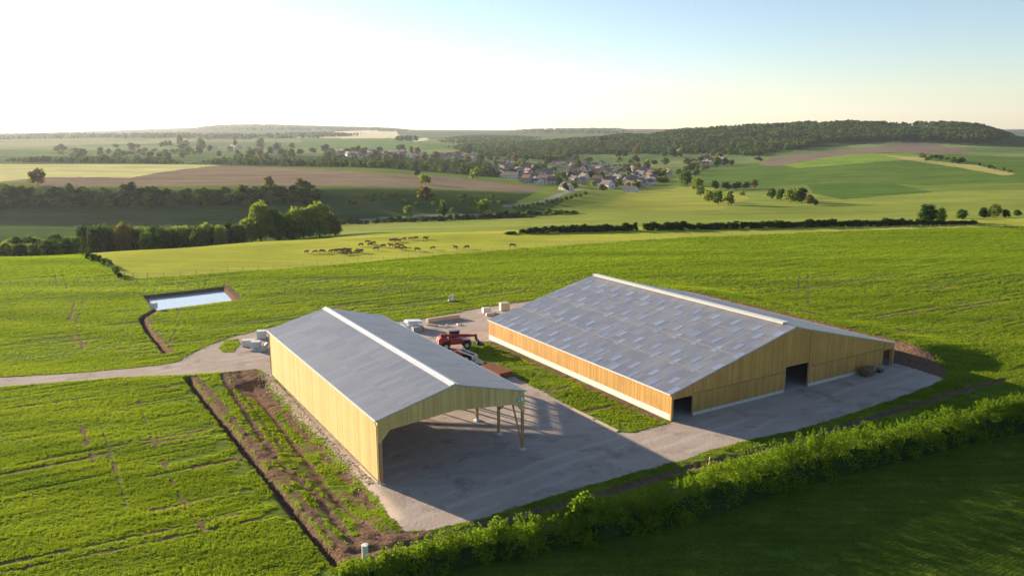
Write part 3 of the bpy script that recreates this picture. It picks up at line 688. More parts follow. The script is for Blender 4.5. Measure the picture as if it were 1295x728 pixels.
for s in range(1, 8):
    for sd_ in (0, 1):
        x = s*W_/2/8; x = x if not sd_ else W_-x; z = roofz(x)-.24
        b.box(x-.05, x+.05, .3, L_-.3, z-.12, z+.13)
b.build('purlins', M_timber, bA, kind='stuff')
for a, c in (((W_-.33, .3, .9), (W_-.33, 2.9, 6.1)), ((W_-.33, 5.9, 3.6), (W_-.33, 2.4, 6.5)), ((W_-.33, 42.3, 1.0), (W_-.33, 48, 6.4)), ((W_-.33, 48, 1.0), (W_-.33, 42.3, 6.4))):
    b = MB(); b.bar(a, c, .17, .17); b.build('cross_brace', M_timber, bA)
for k in range(8):                             # knee braces along the open side
    y = .12+k*(L_-.24)/8
    b = MB(); b.bar((W_-.33, y+.1, 5.9), (W_-.33, y+1.5, 7.25), .14); b.build('knee_brace', M_timber, bA)
    b = MB(); b.bar((W_-.33, y+5.93, 5.9), (W_-.33, y+4.5, 7.25), .14); b.build('knee_brace', M_timber, bA)
b = MB(); b.box(W_-.42, W_-.24, .3, L_-.3, 7.2, 7.5); b.build('eave_beam', M_timber, bA)
for y in (.35, L_-.35):                        # rainwater pipes
    b = MB(); b.tube((-.2, y, EV-.15), (.02, y, EV-.75), .055, n=8); b.tube((.02, y, EV-.75), (.02, y, -.3), .055, n=8); b.build('downpipe', M_steel, bA)
# sign on the gable corner
b = MB(); b.box(W_-1.35, W_-.35, -.075, -.05, 6.55, 7.15); s_ = b.build('sign_panel', M_white, bA, label='small white sign with green edge and dark emblem')
b = MB(); b.box(W_-1.35, W_-.35, -.085, -.075, 7.05, 7.15); b.box(W_-1.35, W_-1.15, -.085, -.075, 6.55, 7.05); b.box(W_-1.15, W_-.35, -.085, -.075, 6.55, 6.62); b.build('sign_border', M_greenp, s_)
b = MB(); b.tube((W_-.78, -.076, 6.84), (W_-.78, -.088, 6.84), .13, n=16); b.box(W_-1.08, W_-.96, -.088, -.076, 6.76, 6.92); b.build('sign_emblem', M_black, s_)

# ---------------------------------------------------------------- the larger, closed barn
W_, L_, EV, RG, RX = 50.7, 51.7, 3.90, 10.10, 25.15
bB = empty('closed_barn', (B0[0], B0[1], 0), PSI, label='larger barn with orange timber cladding and skylights scattered over its grey roof', cat='barn')
def skl(c, r):
    s, q = divmod(r, 3)
    if q == 0: return (c+2*s) % 4 == 0
    if q == 1: return (c+2*s) % 4 == 2
    return False
roof_side(bB, -.15, EV-.02, RX, RG, L_, 47, 12, M_roof, 'roof_sheet', 290, skl)
roof_side(bB, W_+.15, EV-.02, RX, RG, L_, 47, 12, M_roof, 'far_roof_sheet', 0)
ang = math.atan2(RG-EV, RX+.15)
for fr in (.27, .53, .78):                     # lap flashings along the roof
    x = -.15+fr*(RX+.15); z = EV-.02+(x+.15)*math.tan(ang)
    b = MB(); b.box(0, .30, 0, L_, .055, .085, Matrix.Translation((x, 0, z)) @ Matrix.Rotation(-ang, 4, 'Y')); b.build('lap_flashing', simple('flashing', (.20, .19, .18), .7) if fr < .3 else bpy.data.materials['flashing'], bB)
b = MB(); b.box(RX-.42, RX+.42, 2.3, L_-.6, RG+.02, RG+.38); b.build('ridge_vent', M_cream, bB, bevel=.04)
b = MB(); b.box(RX-.52, RX+.52, 2.1, L_-.4, RG+.38, RG+.43); b.build('vent_cover', M_ridge, bB)
b = MB(); b.box(RX-.35, RX+.35, 0, 2.3, RG+.03, RG+.09); b.build('ridge_capping', M_roof, bB)
b = MB(); b.box(-.30, -.16, 0, L_, EV-.16, EV+.02); b.build('gutter', M_ridge, bB)
b = MB(); b.box(W_+.16, W_+.30, 0, L_, EV-.16, EV+.02); b.build('gutter', M_steel, bB)
def roofz(x): return EV+(RG-EV)*(x/RX if x < RX else (W_-x)/(W_-RX))
for sgn in (0, 1):
    xa, xb = (-.1, RX) if not sgn else (RX, W_+.1)
    for y0, y1 in ((-.07, -.005), (L_+.005, L_+.07)):
        b = MB(); b.prism([(xa, roofz(xa)-.12), (xb, roofz(xb)-.12), (xb, roofz(xb)+.05), (xa, roofz(xa)+.05)], y0, y1); b.build('verge_trim', M_steel, bB)
# plinths
b = MB(); b.box(.02, .26, .05, L_-.05, -.5, 1.0); b.build('plinth', M_concw, bB)
b = MB(); b.box(W_-.26, W_-.02, .05, L_-.05, -.5, .9); b.build('plinth', M_conc, bB)
for xa, xb in ((4.0, 23.3), (28.6, 47.7)):
    b = MB(); b.box(xa, xb, .02, .24, -.3, .52); b.build('plinth', M_concw, bB)
b = MB(); b.box(.3, W_-.3, .25, L_-.3, -.28, .03); b.build('floor_slab', M_conc, bB)
b = MB(); NB = 207; bw = (L_-.1)/NB
for i in range(NB):
    j = random.uniform(-.005, .005); b.cur = random.random(); b.box(-.02+j, .015+j, .05+i*bw, .05+(i+1)*bw-.012, .97+random.uniform(-.01, .01), EV-.17)
b.build('side_cladding', M_woodB, bB, tint=True, kind='stuff')
b = MB()
for i in range(103):
    b.cur = random.random(); b.box(W_-.015, W_+.02, .05+i*.5, .05+(i+1)*.5-.012, .88, EV-.17)
b.build('side_cladding', M_woodB, bB, tint=True, kind='stuff')
DOORS = [(.35, 4.0, 3.1), (23.3, 28.6, 4.05), (47.7, 50.35, 3.0)]
NG = 200; gw = W_/NG; cnt = 0; rest = MB(); back = MB()
for i in range(NG):
    x0 = i*gw; x1 = x0+gw-.012; m = (x0+x1)/2; d = [q for q in DOORS if q[0] < m < q[1]]
    top = roofz(m)-.13; zs = 3.28
    segs = []
    if d:
        if top > d[0][2]+.05: segs.append((d[0][2], top))
    else:
        if top > zs+.25: segs += [(.50, zs), (zs+.07, top)]
        else: segs.append((.50, top))
    for q, (za, zb) in enumerate(segs):
        j = random.uniform(-.004, .004)-(.03 if za > 1 and not d else 0)
        up = za > 1
        pr = [(x0, za+random.uniform(-.012, .012)), (x1, za+random.uniform(-.012, .012)), (x1, min(zb, roofz(x1)-.11)), (x0, min(zb, roofz(x0)-.11))]
        if cnt < 300: bb = MB(); bb.prism(pr, -.035+j, -.008+j); bb.build('plank', M_woodB, bB); cnt += 1
        else: rest.cur = random.random(); rest.prism(pr, -.035+j, -.008+j)
    back.cur = random.random(); back.prism([(x0, .4), (x1, .4), (x1, roofz(x1)-.11), (x0, roofz(x0)-.11)], L_-.0, L_+.03)
if rest.v: rest.build('gable_boards', M_woodB, bB, tint=True, kind='stuff')
back.build('far_gable_boards', M_woodB, bB, tint=True, kind='stuff')
for (xa, xb, zt) in DOORS:
    b = MB(); b.box(xa-.12, xa, -.06, .2, 0, zt); b.box(xb, xb+.12, -.06, .2, 0, zt); b.box(xa-.12, xb+.12, -.065, .2, zt, zt+.14); b.build('door_frame', M_timber, bB)
for x in (.12, W_-.12):
    b = MB(); b.box(x-.14, x+.14, -.05, .22, 0, roofz(x)-.14); b.build('corner_post', M_woodB, bB)
for x in (11.5, 17.2, 34.5, 40.8):            # vertical cover strips where the panels meet
    b = MB(); b.box(x-.07, x+.07, -.075, -.045, .5, roofz(x)-.14); b.build('cover_strip', M_woodB, bB)
for k in range(10):
    y = .35+k*(L_-.7)/9
    for x in (.4, 12.5, RX, 38., W_-.4):
        if x == RX and k < 4: continue
        b = MB(); b.box(x-.14, x+.14, y-.12, y+.12, .03, roofz(x)-.75); b.build('post', M_timber, bB)
    for xa, xb in ((.3, RX), (RX, W_-.3)):
        b = MB(); b.prism([(xa, roofz(xa)-.75), (xb, roofz(xb)-.75), (xb, roofz(xb)-.2), (xa, roofz(xa)-.2)], y-.08, y+.08); b.build('rafter', M_timber, bB)
# lamp seen through the middle door
lp = empty('hanging_reflector', uw(B0, 26.6, 7)+(5.4,), PSI, label='small pale round fitting hanging inside the middle doorway', cat='lamp')
b = MB(); b.tube((0, 0, -.45), (0, 0, -.15), .34, .12, 14); b.build('shade', M_white, lp); b = MB(); b.tube((0, 0, -.15), (0, 0, 3.4), .03, n=6); b.build('cable', M_black, lp)

# ---------------------------------------------------------------- machines and materials in the yard
def wheel(parent, x, y, r, w, rim, name='wheel'):
    b = MB(); b.tube((x, y-w/2, r), (x, y+w/2, r), r, n=24)
    b.tube((x, y-w/2-.01, r), (x, y-w/2+.05, r), r*.86, n=24); b.tube((x, y+w/2-.05, r), (x, y+w/2+.01, r), r*.86, n=24)
    for i in range(18):
        a = 6.283*i/18; c, s = math.cos(a), math.sin(a); M = Matrix.Translation((x, y, r)) @ Matrix.Rotation(a, 4, 'Y')
        b.box(r-.02, r+.035, -w/2, w/2, -.035, .035, M)
    o = b.build(name, M_black, parent)
    b = MB(); b.tube((x, y-w/2-.03, r), (x, y+w/2+.03, r), r*.52, n=20); b.tube((x, y-w/2-.06, r), (x, y+w/2+.06, r), r*.2, n=12); b.build('rim', rim, o)
def machine_at(name, u, v, rz, **k):
    x, y = G(u, v); return empty(name, (x, y, z1(x, y)), rz, **k)
th = machine_at('telehandler', 576, 440, R(14), label='red telehandler with black cab and folded boom beside the smaller barn', cat='telehandler')
b = MB(); b.prism([(-2.7, .75), (2.2, .75), (2.5, 1.0), (2.5, 1.35), (.6, 1.45), (-2.5, 1.55), (-2.85, 1.3)], -.75, .75); b.build('chassis', M_red, th, bevel=.05)
b = MB(); b.prism([(-2.95, .65), (-1.4, .65), (-1.4, 1.95), (-2.5, 2.05), (-2.95, 1.75)], -1.05, 1.05); b.build('counterweight', M_red, th, bevel=.12)
b = MB(); b.prism([(-.9, 1.0), (1.1, 1.0), (1.1, 1.65), (-.9, 1.85)], -1.2, -.62); b.build('engine_cover', M_red, th, bevel=.08)
b = MB()
for x, y in ((-.95, .25), (-.95, 1.1), (.75, .25), (.95, 1.1)): b.bar((x, y, 1.05), (x*.85, y, 2.55), .09)
b.box(-.95, .85, .2, 1.15, 2.53, 2.64); b.box(-1.0, 1.0, .2, 1.15, 1.0, 1.15); cb = b.build('cab', M_black, th)
b = MB(); b.prism([(-.88, 1.2), (.88, 1.2), (.72, 2.5), (-.76, 2.5)], .24, 1.11); b.build('glass', M_glass, cb)
b = MB(); b.box(-.9, .75, .25, 1.1, 2.645, 2.68); b.build('roof_panel', M_glass, cb)
th.scale = (1.12, 1.12, 1.2)
b = MB(); b.bar((-2.5, -.25, 2.25), (2.6, -.25, 1.95), .34, .42); b.bar((2.3, -.25, 1.97), (3.3, -.25, 1.9), .27, .32); b.prism([(3.1, 2.1), (3.55, 2.15), (3.75, 1.2), (3.45, 1.1), (3.2, 1.7)], -.42, -.08); b.build('boom', M_red, th, bevel=.04)
b = MB(); b.tube((-.8, -.25, 1.6), (1.5, -.25, 1.75), .08); b.tube((.5, -.25, 1.7), (2.4, -.25, 1.8), .05); b.build('lift_ram', M_steel, th)
b = MB(); b.box(3.6, 3.75, -.95, .75, .45, 1.35); b.bar((3.3, -.25, 1.5), (3.7, -.25, .8), .2); ca = b.build('carriage', M_black, th)
b = MB(); b.prism([(3.75, .35), (4.8, .38), (4.75, .5), (3.95, .62), (3.85, 1.25), (3.75, 1.25)], -1.1, .9); b.build('bucket', M_black, ca)
for x in (-1.75, 1.75):
    for y in (-1.0, 1.0): wheel(th, x, y, .62, .42, M_cream)
for x in (-1.75, 1.75):
    for y in (-1.0, 1.0):
        b = MB(); n = 8
        for i in range(n):
            a0, a1 = math.pi*i/n, math.pi*(i+1)/n; b.prism([(x+.72*math.cos(a0), .62+.72*math.sin(a0)), (x+.72*math.cos(a1), .62+.72*math.sin(a1)), (x+.78*math.cos(a1), .62+.78*math.sin(a1)), (x+.78*math.cos(a0), .62+.78*math.sin(a0))], y-.24, y+.24)
        b.build('mudguard', M_black, th)
for y in (-.85, .85):
    b = MB(); b.box(-2.99, -2.94, y-.16, y+.16, 1.1, 1.5); b.build('tail_light', M_white, th)
# second machine
t2 = machine_at('compact_tractor', 590, 456, R(-28), label='small red and white machine with black frame parked in front of the telehandler', cat='tractor')
b = MB(); b.prism([(-2.2, .7), (-.7, .7), (-.6, 1.75), (-1.6, 1.9), (-2.15, 1.65), (-2.35, 1.2)], -.55, .55); b.build('bonnet', M_red, t2, bevel=.15)
b = MB(); b.box(-2.4, 1.3, -.28, .28, .55, .85); b.box(-.6, .7, -.75, .75, .85, .98); b.build('frame', M_black, t2, bevel=.03)
b = MB(); b.bar((-1.3, .62, 1.85), (1.7, .62, 1.25), .18, .22); b.bar((-1.3, -.62, 1.85), (1.7, -.62, 1.25), .18, .22); b.bar((1.7, -.7, 1.2), (1.7, .7, 1.2), .14); b.build('loader_arm', M_white, t2, bevel=.02)
b = MB(); b.bar((-.45, -.55, .9), (-.45, -.55, 2.4), .07); b.bar((-.45, .55, .9), (-.45, .55, 2.4), .07); b.bar((-.45, -.55, 2.4), (-.45, .55, 2.4), .07); b.build('roll_bar', M_black, t2)
b = MB(); b.box(-.35, .15, -.28, .28, 1.0, 1.15); b.box(.12, .22, -.28, .28, 1.1, 1.6); b.build('seat', M_black, t2, bevel=.04)
b = MB(); b.bar((-.75, 0, 1.1), (-.5, 0, 1.65), .05); b.tube((-.52, 0, 1.62), (-.47, 0, 1.66), .2, n=16); b.build('steering_wheel', M_black, t2)
b = MB(); b.prism([(1.6, .2), (2.5, .15), (2.55, .3), (1.85, .45), (1.75, 1.15), (1.6, 1.15)], -.9, .9); b.build('bucket', M_steel, t2, bevel=.02)
for x, r in ((-1.7, .42), (.55, .62)):
    for y in (-.78, .78): wheel(t2, x, y, r, .32, M_white)
t3 = machine_at('tedder_implement', 603, 462, R(-30), label='grey metal implement with small wheels beside the small red machine', cat='farm implement')
b = MB(); b.bar((-1.4, 0, .6), (1.4, 0, .6), .12); b.bar((-1.2, -.7, .5), (-1.2, .7, .5), .1); b.bar((1.2, -.7, .5), (1.2, .7, .5), .1); b.bar((0, -.7, .55), (0, .7, .55), .1); b.bar((0, 0, .6), (0, 0, 1.3), .1); b.build('frame', M_steel, t3)
for x in (-1.2, 1.2):
    for y in (-.75, .75): wheel(t3, x, y, .3, .14, M_steel)
for i in range(7):
    b = MB(); x = -1.35+i*.45; b.bar((x, .2, .6), (x+.05, .55, .12), .05); b.build('tine', M_black, t3)
# rusty stack
x, y = G(628, 472); rs = empty('rusty_steel_stack', (x, y, 0), PSI+R(93), label='flat stack of rusty brown steel mesh sheets on the grass edge by the open barn', cat='steel stack')
for i in range(9):
    b = MB(); dx, dy = random.uniform(-.1, .1), random.uniform(-.08, .08); b.box(-2.9+dx, 2.9+dx, -1.3+dy, 1.3+dy, .12+i*.085, .17+i*.085)
    if i == 8:
        for k in range(20): b.tube((-2.85+k*.3, -1.3, .90), (-2.85+k*.3, 1.3, .90), .025, n=5)
        for k in range(9): b.tube((-2.9, -1.2+k*.3, .94), (2.9, -1.2+k*.3, .94), .025, n=5)
    b.build('steel_sheet', M_rust, rs)
for k in range(3):
    b = MB(); b.box(-2.2+k*2.2-.08, -2.2+k*2.2+.08, -1.3, 1.3, 0, .12); b.build('bearer', M_timber, rs)
# white sheets pile
x, y = G(520, 415); ws = empty('white_sheet_pile', (x, y, 0), PSI+.3, label='heap of bright white insulation panels at the yard edge behind the open barn', cat='panels')
for i in range(8):
    b = MB(); M = Matrix.Translation((random.uniform(-.9, .9), random.uniform(-.6, .6), .25+.19*i)) @ Matrix.Rotation(random.uniform(-.5, .5), 4, 'Z') @ Matrix.Rotation(random.uniform(-.22, .22), 4, 'X') @ Matrix.Rotation(random.uniform(-.25, .15), 4, 'Y')
    b.box(-1.6, 1.6, -.9, .9, -.07, .07, M); b.build('panel', M_sheet, ws)
x, y = G(528, 419); pc = empty('grey_crate', (x, y, 0), PSI, label='low grey crate of slats beside the white panel heap', cat='crate')
for i in range(5):
    b = MB(); b.box(-1.1, 1.1, -.6, .6, .1+i*.2, .24+i*.2); b.build('slat', M_conc, pc)
for sx in (-1, 1):
    b = MB(); b.box(sx*.95-.06, sx*.95+.06, -.62, .62, 0, 1.1); b.build('upright', M_dark, pc)
def beams(name, ends, h, w, mat, label, cat, n=3):
    (u0, v0), (u1, v1) = ends; a = Vector(G(u0, v0)+(0,)); c = Vector(G(u1, v1)+(0,)); d = c-a
    rz = math.atan2(d.y, d.x); L = d.length; r = empty(name, (a.x, a.y, z1(a.x, a.y)), rz, label=label, cat=cat)
    for i in range(n):
        b = MB(); b.box(random.uniform(-.1, .2), L-random.uniform(0, .3), -w/2+(i % 2)*(w+.03), w/2+(i % 2)*(w+.03), .02+(i//2)*(h+.01), .02+(i//2)*(h+.01)+h, Matrix.Rotation(random.uniform(-.015, .015), 4, 'Z')); b.build('beam', mat, r)
beams('timber_beam_stack', ((541, 408), (582, 402)), .28, .3, M_plank, 'long stack of pale timber beams at the back of the yard', 'timber', 6)
beams('loose_timber', ((540, 411), (556, 413)), .14, .2, M_plank, 'short loose timbers lying nearest the white panel heap', 'timber', 3)
beams('edging_planks', ((722, 517), (753, 532)), .09, .28, M_plank, 'pale planks laid end on the gravel beside the grass strip, farther pair', 'planks', 2)
beams('edging_planks', ((748, 530), (781, 546)), .09, .28, M_plank, 'pale planks at the near end of the grass strip', 'planks', 2)
beams('offcut_planks', ((455, 590), (479, 612)), .08, .22, M_plank, 'pale planks lying at the foot of the open barn corner post', 'planks', 3)
beams('offcut_planks', ((466, 603), (476, 604)), .08, .2, M_plank, 'short offcuts crossing the planks by the open barn corner', 'planks', 2)
for i, (u, v, s) in enumerate(((556, 413, .3), (560, 413.5, .28), (565, 412.5, .35), (579, 411, .3), (583, 410.5, .26))):
    x, y = G(u, v); b = MB(); M = Matrix.Rotation(random.random()*3, 4, 'Z'); b.box(-s, s, -s*.6, s*.6, 0, s*.9, M); b.box(-s*.5, s*.5, -s*.5, s*.5, s*.9, s*1.3, M)
    o = b.build('wrapped_block', M_white, loc=(x, y, 0), label='small white wrapped block on the gravel between the timber stack and the telehandler', cat='block', group='small white blocks on the back yard', bevel=.03)
def block(name, u, v, sx, sy, sz, rz, mat, label, cat, hollow=True):
    x, y = G(u, v); r = empty(name, (x, y, z1(x, y)), rz, label=label, cat=cat)
    b = MB(); t_ = .14
    if hollow:
        b.box(-sx/2, sx/2, -sy/2, -sy/2+t_, 0, sz); b.box(-sx/2, sx/2, sy/2-t_, sy/2, 0, sz); b.box(-sx/2, sx/2, -sy/2+t_, sy/2-t_, 0, t_); b.box(-sx/2, sx/2, -sy/2+t_, sy/2-t_, sz-t_, sz)
        b.build('concrete_shell', mat, r, bevel=.015); b = MB(); b.box(-sx/2+.2, sx/2-.05, -sy/2+t_, sy/2-t_, t_, sz-t_); b.build('infill', M_conc, r)
    else: b.box(-sx/2, sx/2, -sy/2, sy/2, 0, sz); b.build('block_body', mat, r, bevel=.04); b = MB(); b.box(-sx/2+.1, sx/2-.1, -sy/2+.1, sy/2-.1, sz, sz+.05); b.build('top_slab', M_conc, r)
block('concrete_box', 331, 427, 1.7, 1.7, 1.5, .2, M_concw, 'white concrete box standing nearest the far corner of the open barn', 'concrete box')
block('concrete_box', 324, 441, 1.7, 1.5, 1.5, .1, M_concw, 'grey-faced white concrete box in front of the other two', 'concrete box')
block('concrete_pipe_section', 315, 437, 2.4, 1.3, 1.2, .15, M_concw, 'long low white concrete section left of the two boxes', 'concrete section')
block('concrete_slab', 322, 443.5, 1.6, .7, .22, .05, M_concw, 'flat white slab on the gravel before the front concrete box', 'slab', False)
x, y = G(334, 444); b = MB(); b.prism([(-.9, 0), (.3, 0), (1.0, 1.3), (.6, 1.6), (-.2, .9)], -.15, .35); tag(b.build('leaning_slab', M_cream, loc=(x, y, 0), rot=(0, 0, .5), bevel=.05), 'cream slab leaning near the open barn corner', 'slab')
block('pale_block', 615, 395, 1.7, 1.6, 1.1, .3, M_concw, 'pale block at the back of the yard, left of the taller one', 'block', False)
block('pale_block', 638, 392, 2.1, 1.6, 1.7, .3, M_cream, 'taller cream block at the yard edge near the closed barn roof', 'block', False)
block('low_block', 620, 399, 1.9, .9, .6, .3, M_conc, 'low grey block lying in front of the pale blocks', 'block', False)
block('manhole_box', 194, 389.5, 1.5, 1.2, 1.2, -.3, M_concw, 'white concrete box at the near corner of the pond', 'concrete box', False)
x, y = G(462, 706); vp = empty('white_pipe_riser', (x, y, z1(x, y)), 0, label='white upright pipe where the dirt tracks meet near the ditch', cat='pipe')
b = MB(); b.tube((0, 0, -.3), (0, 0, 1.35), .30, n=24); b.build('pipe', M_white, vp, smooth=False); b = MB(); b.tube((0, 0, 1.35), (0, 0, 1.43), .34, n=24); b.tube((.1, .1, 1.43), (.1, .1, 1.55), .05, n=8); b.build('cap', M_white, vp)
x, y = G(897, 588); b = MB(); b.box(-.09, .09, -.07, .07, -.1, 1.1); b.prism([(-.09, 1.1), (.09, 1.1), (0, 1.25)], -.07, .07); tag(b.build('wooden_stake', M_timber, loc=(x, y, z1(x, y)), rot=(0, .05, .3)), 'brown wooden stake in the grass before the hedge', 'stake')
x, y = G(571, 380.5); gp_ = empty('grey_field_posts', (x, y, 0), .3, label='pair of short grey concrete risers standing alone in the crop', cat='riser')
for i, (dx, hh) in enumerate(((-.35, 1.3), (.4, 1.6))):
    b = MB(); b.tube((dx, 0, -.1), (dx, 0, hh), .27, .24, 14); b.build('riser_pipe', M_concw if i else M_conc, gp_)
b = MB(); b.box(-.8, .8, -.45, .45, 0, .35); b.build('base_slab', M_conc, gp_)
# things before the right-hand door of the closed barn
x, y = uw(B0, 41.6, -1.4); hb = empty('old_bale', (x, y, 0), PSI+.15, label='dark brown round bale sagging on the gravel near the right doorway', cat='bale')
V_ = []; n = 28; m = 10
b = MB(); vs = []
for j in range(m+1):
    for i in range(n):
        a = 6.283*i/n; rr = (1.0 if 0 < j < m else .82)*(.9+.12*math.sin(a*5+j)+.06*random.random()); z = max(.02, .82+.82*rr*math.sin(a)*(1.05 if math.sin(a) < 0 else .9)); vs.append((-1.15+2.3*j/m, rr*1.0*math.cos(a), z))
fs = [(j*n+i, j*n+(i+1) % n, (j+1)*n+(i+1) % n, (j+1)*n+i) for j in range(m) for i in range(n)]+[tuple(range(n-1, -1, -1)), tuple(range(m*n, m*n+n))]
b.add(vs, fs); b.build('straw', M_heap, hb, smooth=True)
b = MB()
for q in range(5): 
    X_ = -1.0+q*.5
    for i in range(16):
        a0, a1 = 6.283*i/16, 6.283*(i+1)/16; b.bar((X_, 1.02*math.cos(a0), max(.03, .82+.84*math.sin(a0))), (X_, 1.02*math.cos(a1), max(.03, .82+.84*math.sin(a1))), .04)
b.build('twine', M_timber, hb)
x, y = uw(B0, 45.3, -1.2); tb = empty('small_trolley', (x, y, 0), PSI+.4, label='small grey trolley with black wheels beside the old bale', cat='trolley')
b = MB(); b.prism([(-.7, .45), (.7, .45), (.95, .95), (-.95, .95)], -.45, .45); b.build('tray', M_steel, tb, bevel=.02); b = MB(); b.bar((-.9, -.3, .8), (-1.6, -.3, 1.0), .05); b.bar((-.9, .3, .8), (-1.6, .3, 1.0), .05); b.build('handle', M_black, tb)
for yy in (-.5, .5): wheel(tb, .2, yy, .28, .12, M_steel)
b = MB(); b.box(-.7, -.6, -.35, .35, 0, .5); b.build('stand', M_black, tb)
# ---------------------------------------------------------------- fence and cows
fz = empty('pasture_fence', (FENCE[0][0], FENCE[0][1], 0), 0, label='post and wire fence between the cereal crop and the cow pasture', cat='fence')
b = MB(); b.tube((0, 0, -.3), (0, 0, 1.45), .085, .075, 7); fpm = b.mesh('fence_post', M_timber)
wires = MB(); pts = [Vector((x, y, 0)) for x, y in FENCE]; cum = [0]
for a, c in zip(pts[:-1], pts[1:]): cum.append(cum[-1]+(c-a).length)
tot = cum[-1]; N = int(tot/4.2); prev = None
for i in range(N+1):
    s = tot*i/N; x = float(np.interp(s, cum, [p.x for p in pts])); y = float(np.interp(s, cum, [p.y for p in pts])); z = z1(x, y)
    o = link('fence_post', fpm, fz, loc=(x-FENCE[0][0], y-FENCE[0][1], z), rot=(random.uniform(-.06, .06), random.uniform(-.06, .06), 0), scale=(1, 1, random.uniform(.85, 1.12)))
    cur = (x-FENCE[0][0], y-FENCE[0][1], z)
    if prev:
        for h in (.45, .85, 1.25): wires.bar((prev[0], prev[1], prev[2]+h), (cur[0], cur[1], cur[2]+h), .02)
    prev = cur
wires.build('wire', M_steel, fz)

def skin_mesh(name, verts, edges, mats, sub=1):
    me = bpy.data.meshes.new(name+'_rig'); me.from_pydata([v[:3] for v in verts], edges, []); ob = bpy.data.objects.new(name+'_rig', me); COL.objects.link(ob)
    sm_ = ob.modifiers.new('skin', 'SKIN'); sm_.use_smooth_shade = True
    for i, v in enumerate(verts):
        r = v[3]; me.skin_vertices[0].data[i].radius = (r, r) if not isinstance(r, tuple) else r
    me.skin_vertices[0].data[0].use_root = True
    s2 = ob.modifiers.new('sub', 'SUBSURF'); s2.levels = sub
    dg = bpy.context.evaluated_depsgraph_get(); out = bpy.data.meshes.new_from_object(ob.evaluated_get(dg)); out.name = name
    bpy.data.objects.remove(ob); bpy.data.meshes.remove(me); out.materials.clear()
    for m in mats: out.materials.append(m)
    return out
def cow_mesh(kind):
    # spine from rump to head; x forward
    if kind == 'grazing': neck = [(1.0, 0, 1.05, .26), (1.32, 0, .72, .19), (1.48, 0, .42, .15), (1.62, 0, .18, .11), (1.70, 0, .08, .08)]
    elif kind == 'lying': neck = [(1.0, 0, 1.25, .26), (1.28, 0, 1.45, .19), (1.48, 0, 1.50, .15), (1.70, 0, 1.36, .11), (1.82, 0, 1.28, .08)]
    else: neck = [(1.0, 0, 1.28, .26), (1.30, 0, 1.48, .19), (1.48, .02, 1.52, .15), (1.70, .05, 1.38, .11), (1.82, .06, 1.30, .08)]
    v = [(0, 0, 1.05, .40), (-.42, 0, 1.10, .36), (-.74, 0, 1.14, .27), (.42, 0, 1.03, .39), (.74, 0, 1.06, .35)]; e = [(0, 1), (1, 2), (0, 3), (3, 4)]
    p = 4
    for q in neck: v.append(q); e.append((p, len(v)-1)); p = len(v)-1
    hd = p-2
    for s in (-1, 1): v.append((v[hd][0]-.05, s*.22, v[hd][2]+.10, .04)); e.append((hd, len(v)-1))
    leg = .0 if kind != 'lying' else 1
    for s in (-1, 1):
        v += [(.76, s*.20, .66, .13), (.78, s*.21, .36, .075), (.79, s*.21, .05, .06)]; k = len(v)-3; e += [(4, k), (k, k+1), (k+1, k+2)]
        v += [(-.62, s*.22, .78, .17), (-.56, s*.23, .52, .11), (-.74, s*.23, .38, .075), (-.70, s*.23, .05, .06)]; k = len(v)-4; e += [(1, k), (k, k+1), (k+1, k+2), (k+2, k+3)]
    v += [(-.98, 0, 1.18, .05), (-1.02, 0, .75, .035), (-1.0, 0, .5, .05)]; k = len(v)-3; e += [(2, k), (k, k+1), (k+1, k+2)]
    return skin_mesh('cow_'+kind, v, e, [M_cow])
cm = {'grazing': cow_mesh('grazing'), 'standing': cow_mesh('standing')}
COWS = [(333, 376), (378, 375.5), (407, 375), (450, 373), (463, 370), (477, 372), (489, 369), (503, 371), (516, 367), (530, 369), (541, 366), (513, 383), (520, 382), (541, 378), (575, 374), (590, 373.5), (597, 373), (598, 341), (627, 329), (638, 341), (657, 335), (671, 360), (705, 347), (743, 346), (741, 321), (750, 321), (771, 321), (780, 319), (805, 313), (833, 311), (862, 310), (904, 310), (910, 308), (772, 343), (790, 346), (770, 357), (806, 358), (865, 365), (945, 357), (1053, 355), (1107, 354)]
COWS = [(300+a/3.809, 220+b_/3.809+.8) for a, b_ in COWS]
def cow(u, v, kind, rz, label, group, s=1.0, mat=None):
    x, y = G(u, v+.9); r = empty('cow', (x, y, z1(x, y)), rz, label=label, cat='cow'); r.scale = (s, s, s)
    if group: r['group'] = group
    o = link('body', cm[kind], r)
    if mat: o.material_slots[0].link = 'OBJECT'; o.material_slots[0].material = mat
for i, (u, v) in enumerate(COWS):
    k = 'grazing' if random.random() < .65 else 'standing'; grp = 'brown cows grazing in the pasture'
    if i == 0: lb, grp_ = 'brown cow at the left end of the herd in the pasture', None
    elif i in (38, 39): lb, grp_ = ('brown cow grazing right of the herd near the fence' if i == 38 else 'rightmost cow of the herd near the fence'), None
    elif 3 <= i <= 11: lb, grp_ = 'brown cow in the tight row at the front left of the herd', 'cows bunched in a tight row'
    else: lb, grp_ = 'brown cow spread out among the herd in the pasture', grp
    cow(u, v, k, random.choice((0, math.pi))+random.uniform(-.7, .7), lb, grp_, random.uniform(.72, .92))
cow(647.5, 312, 'grazing', .3, 'single brown cow far right of the herd, alone before the dark hedge', None)
b = MB()

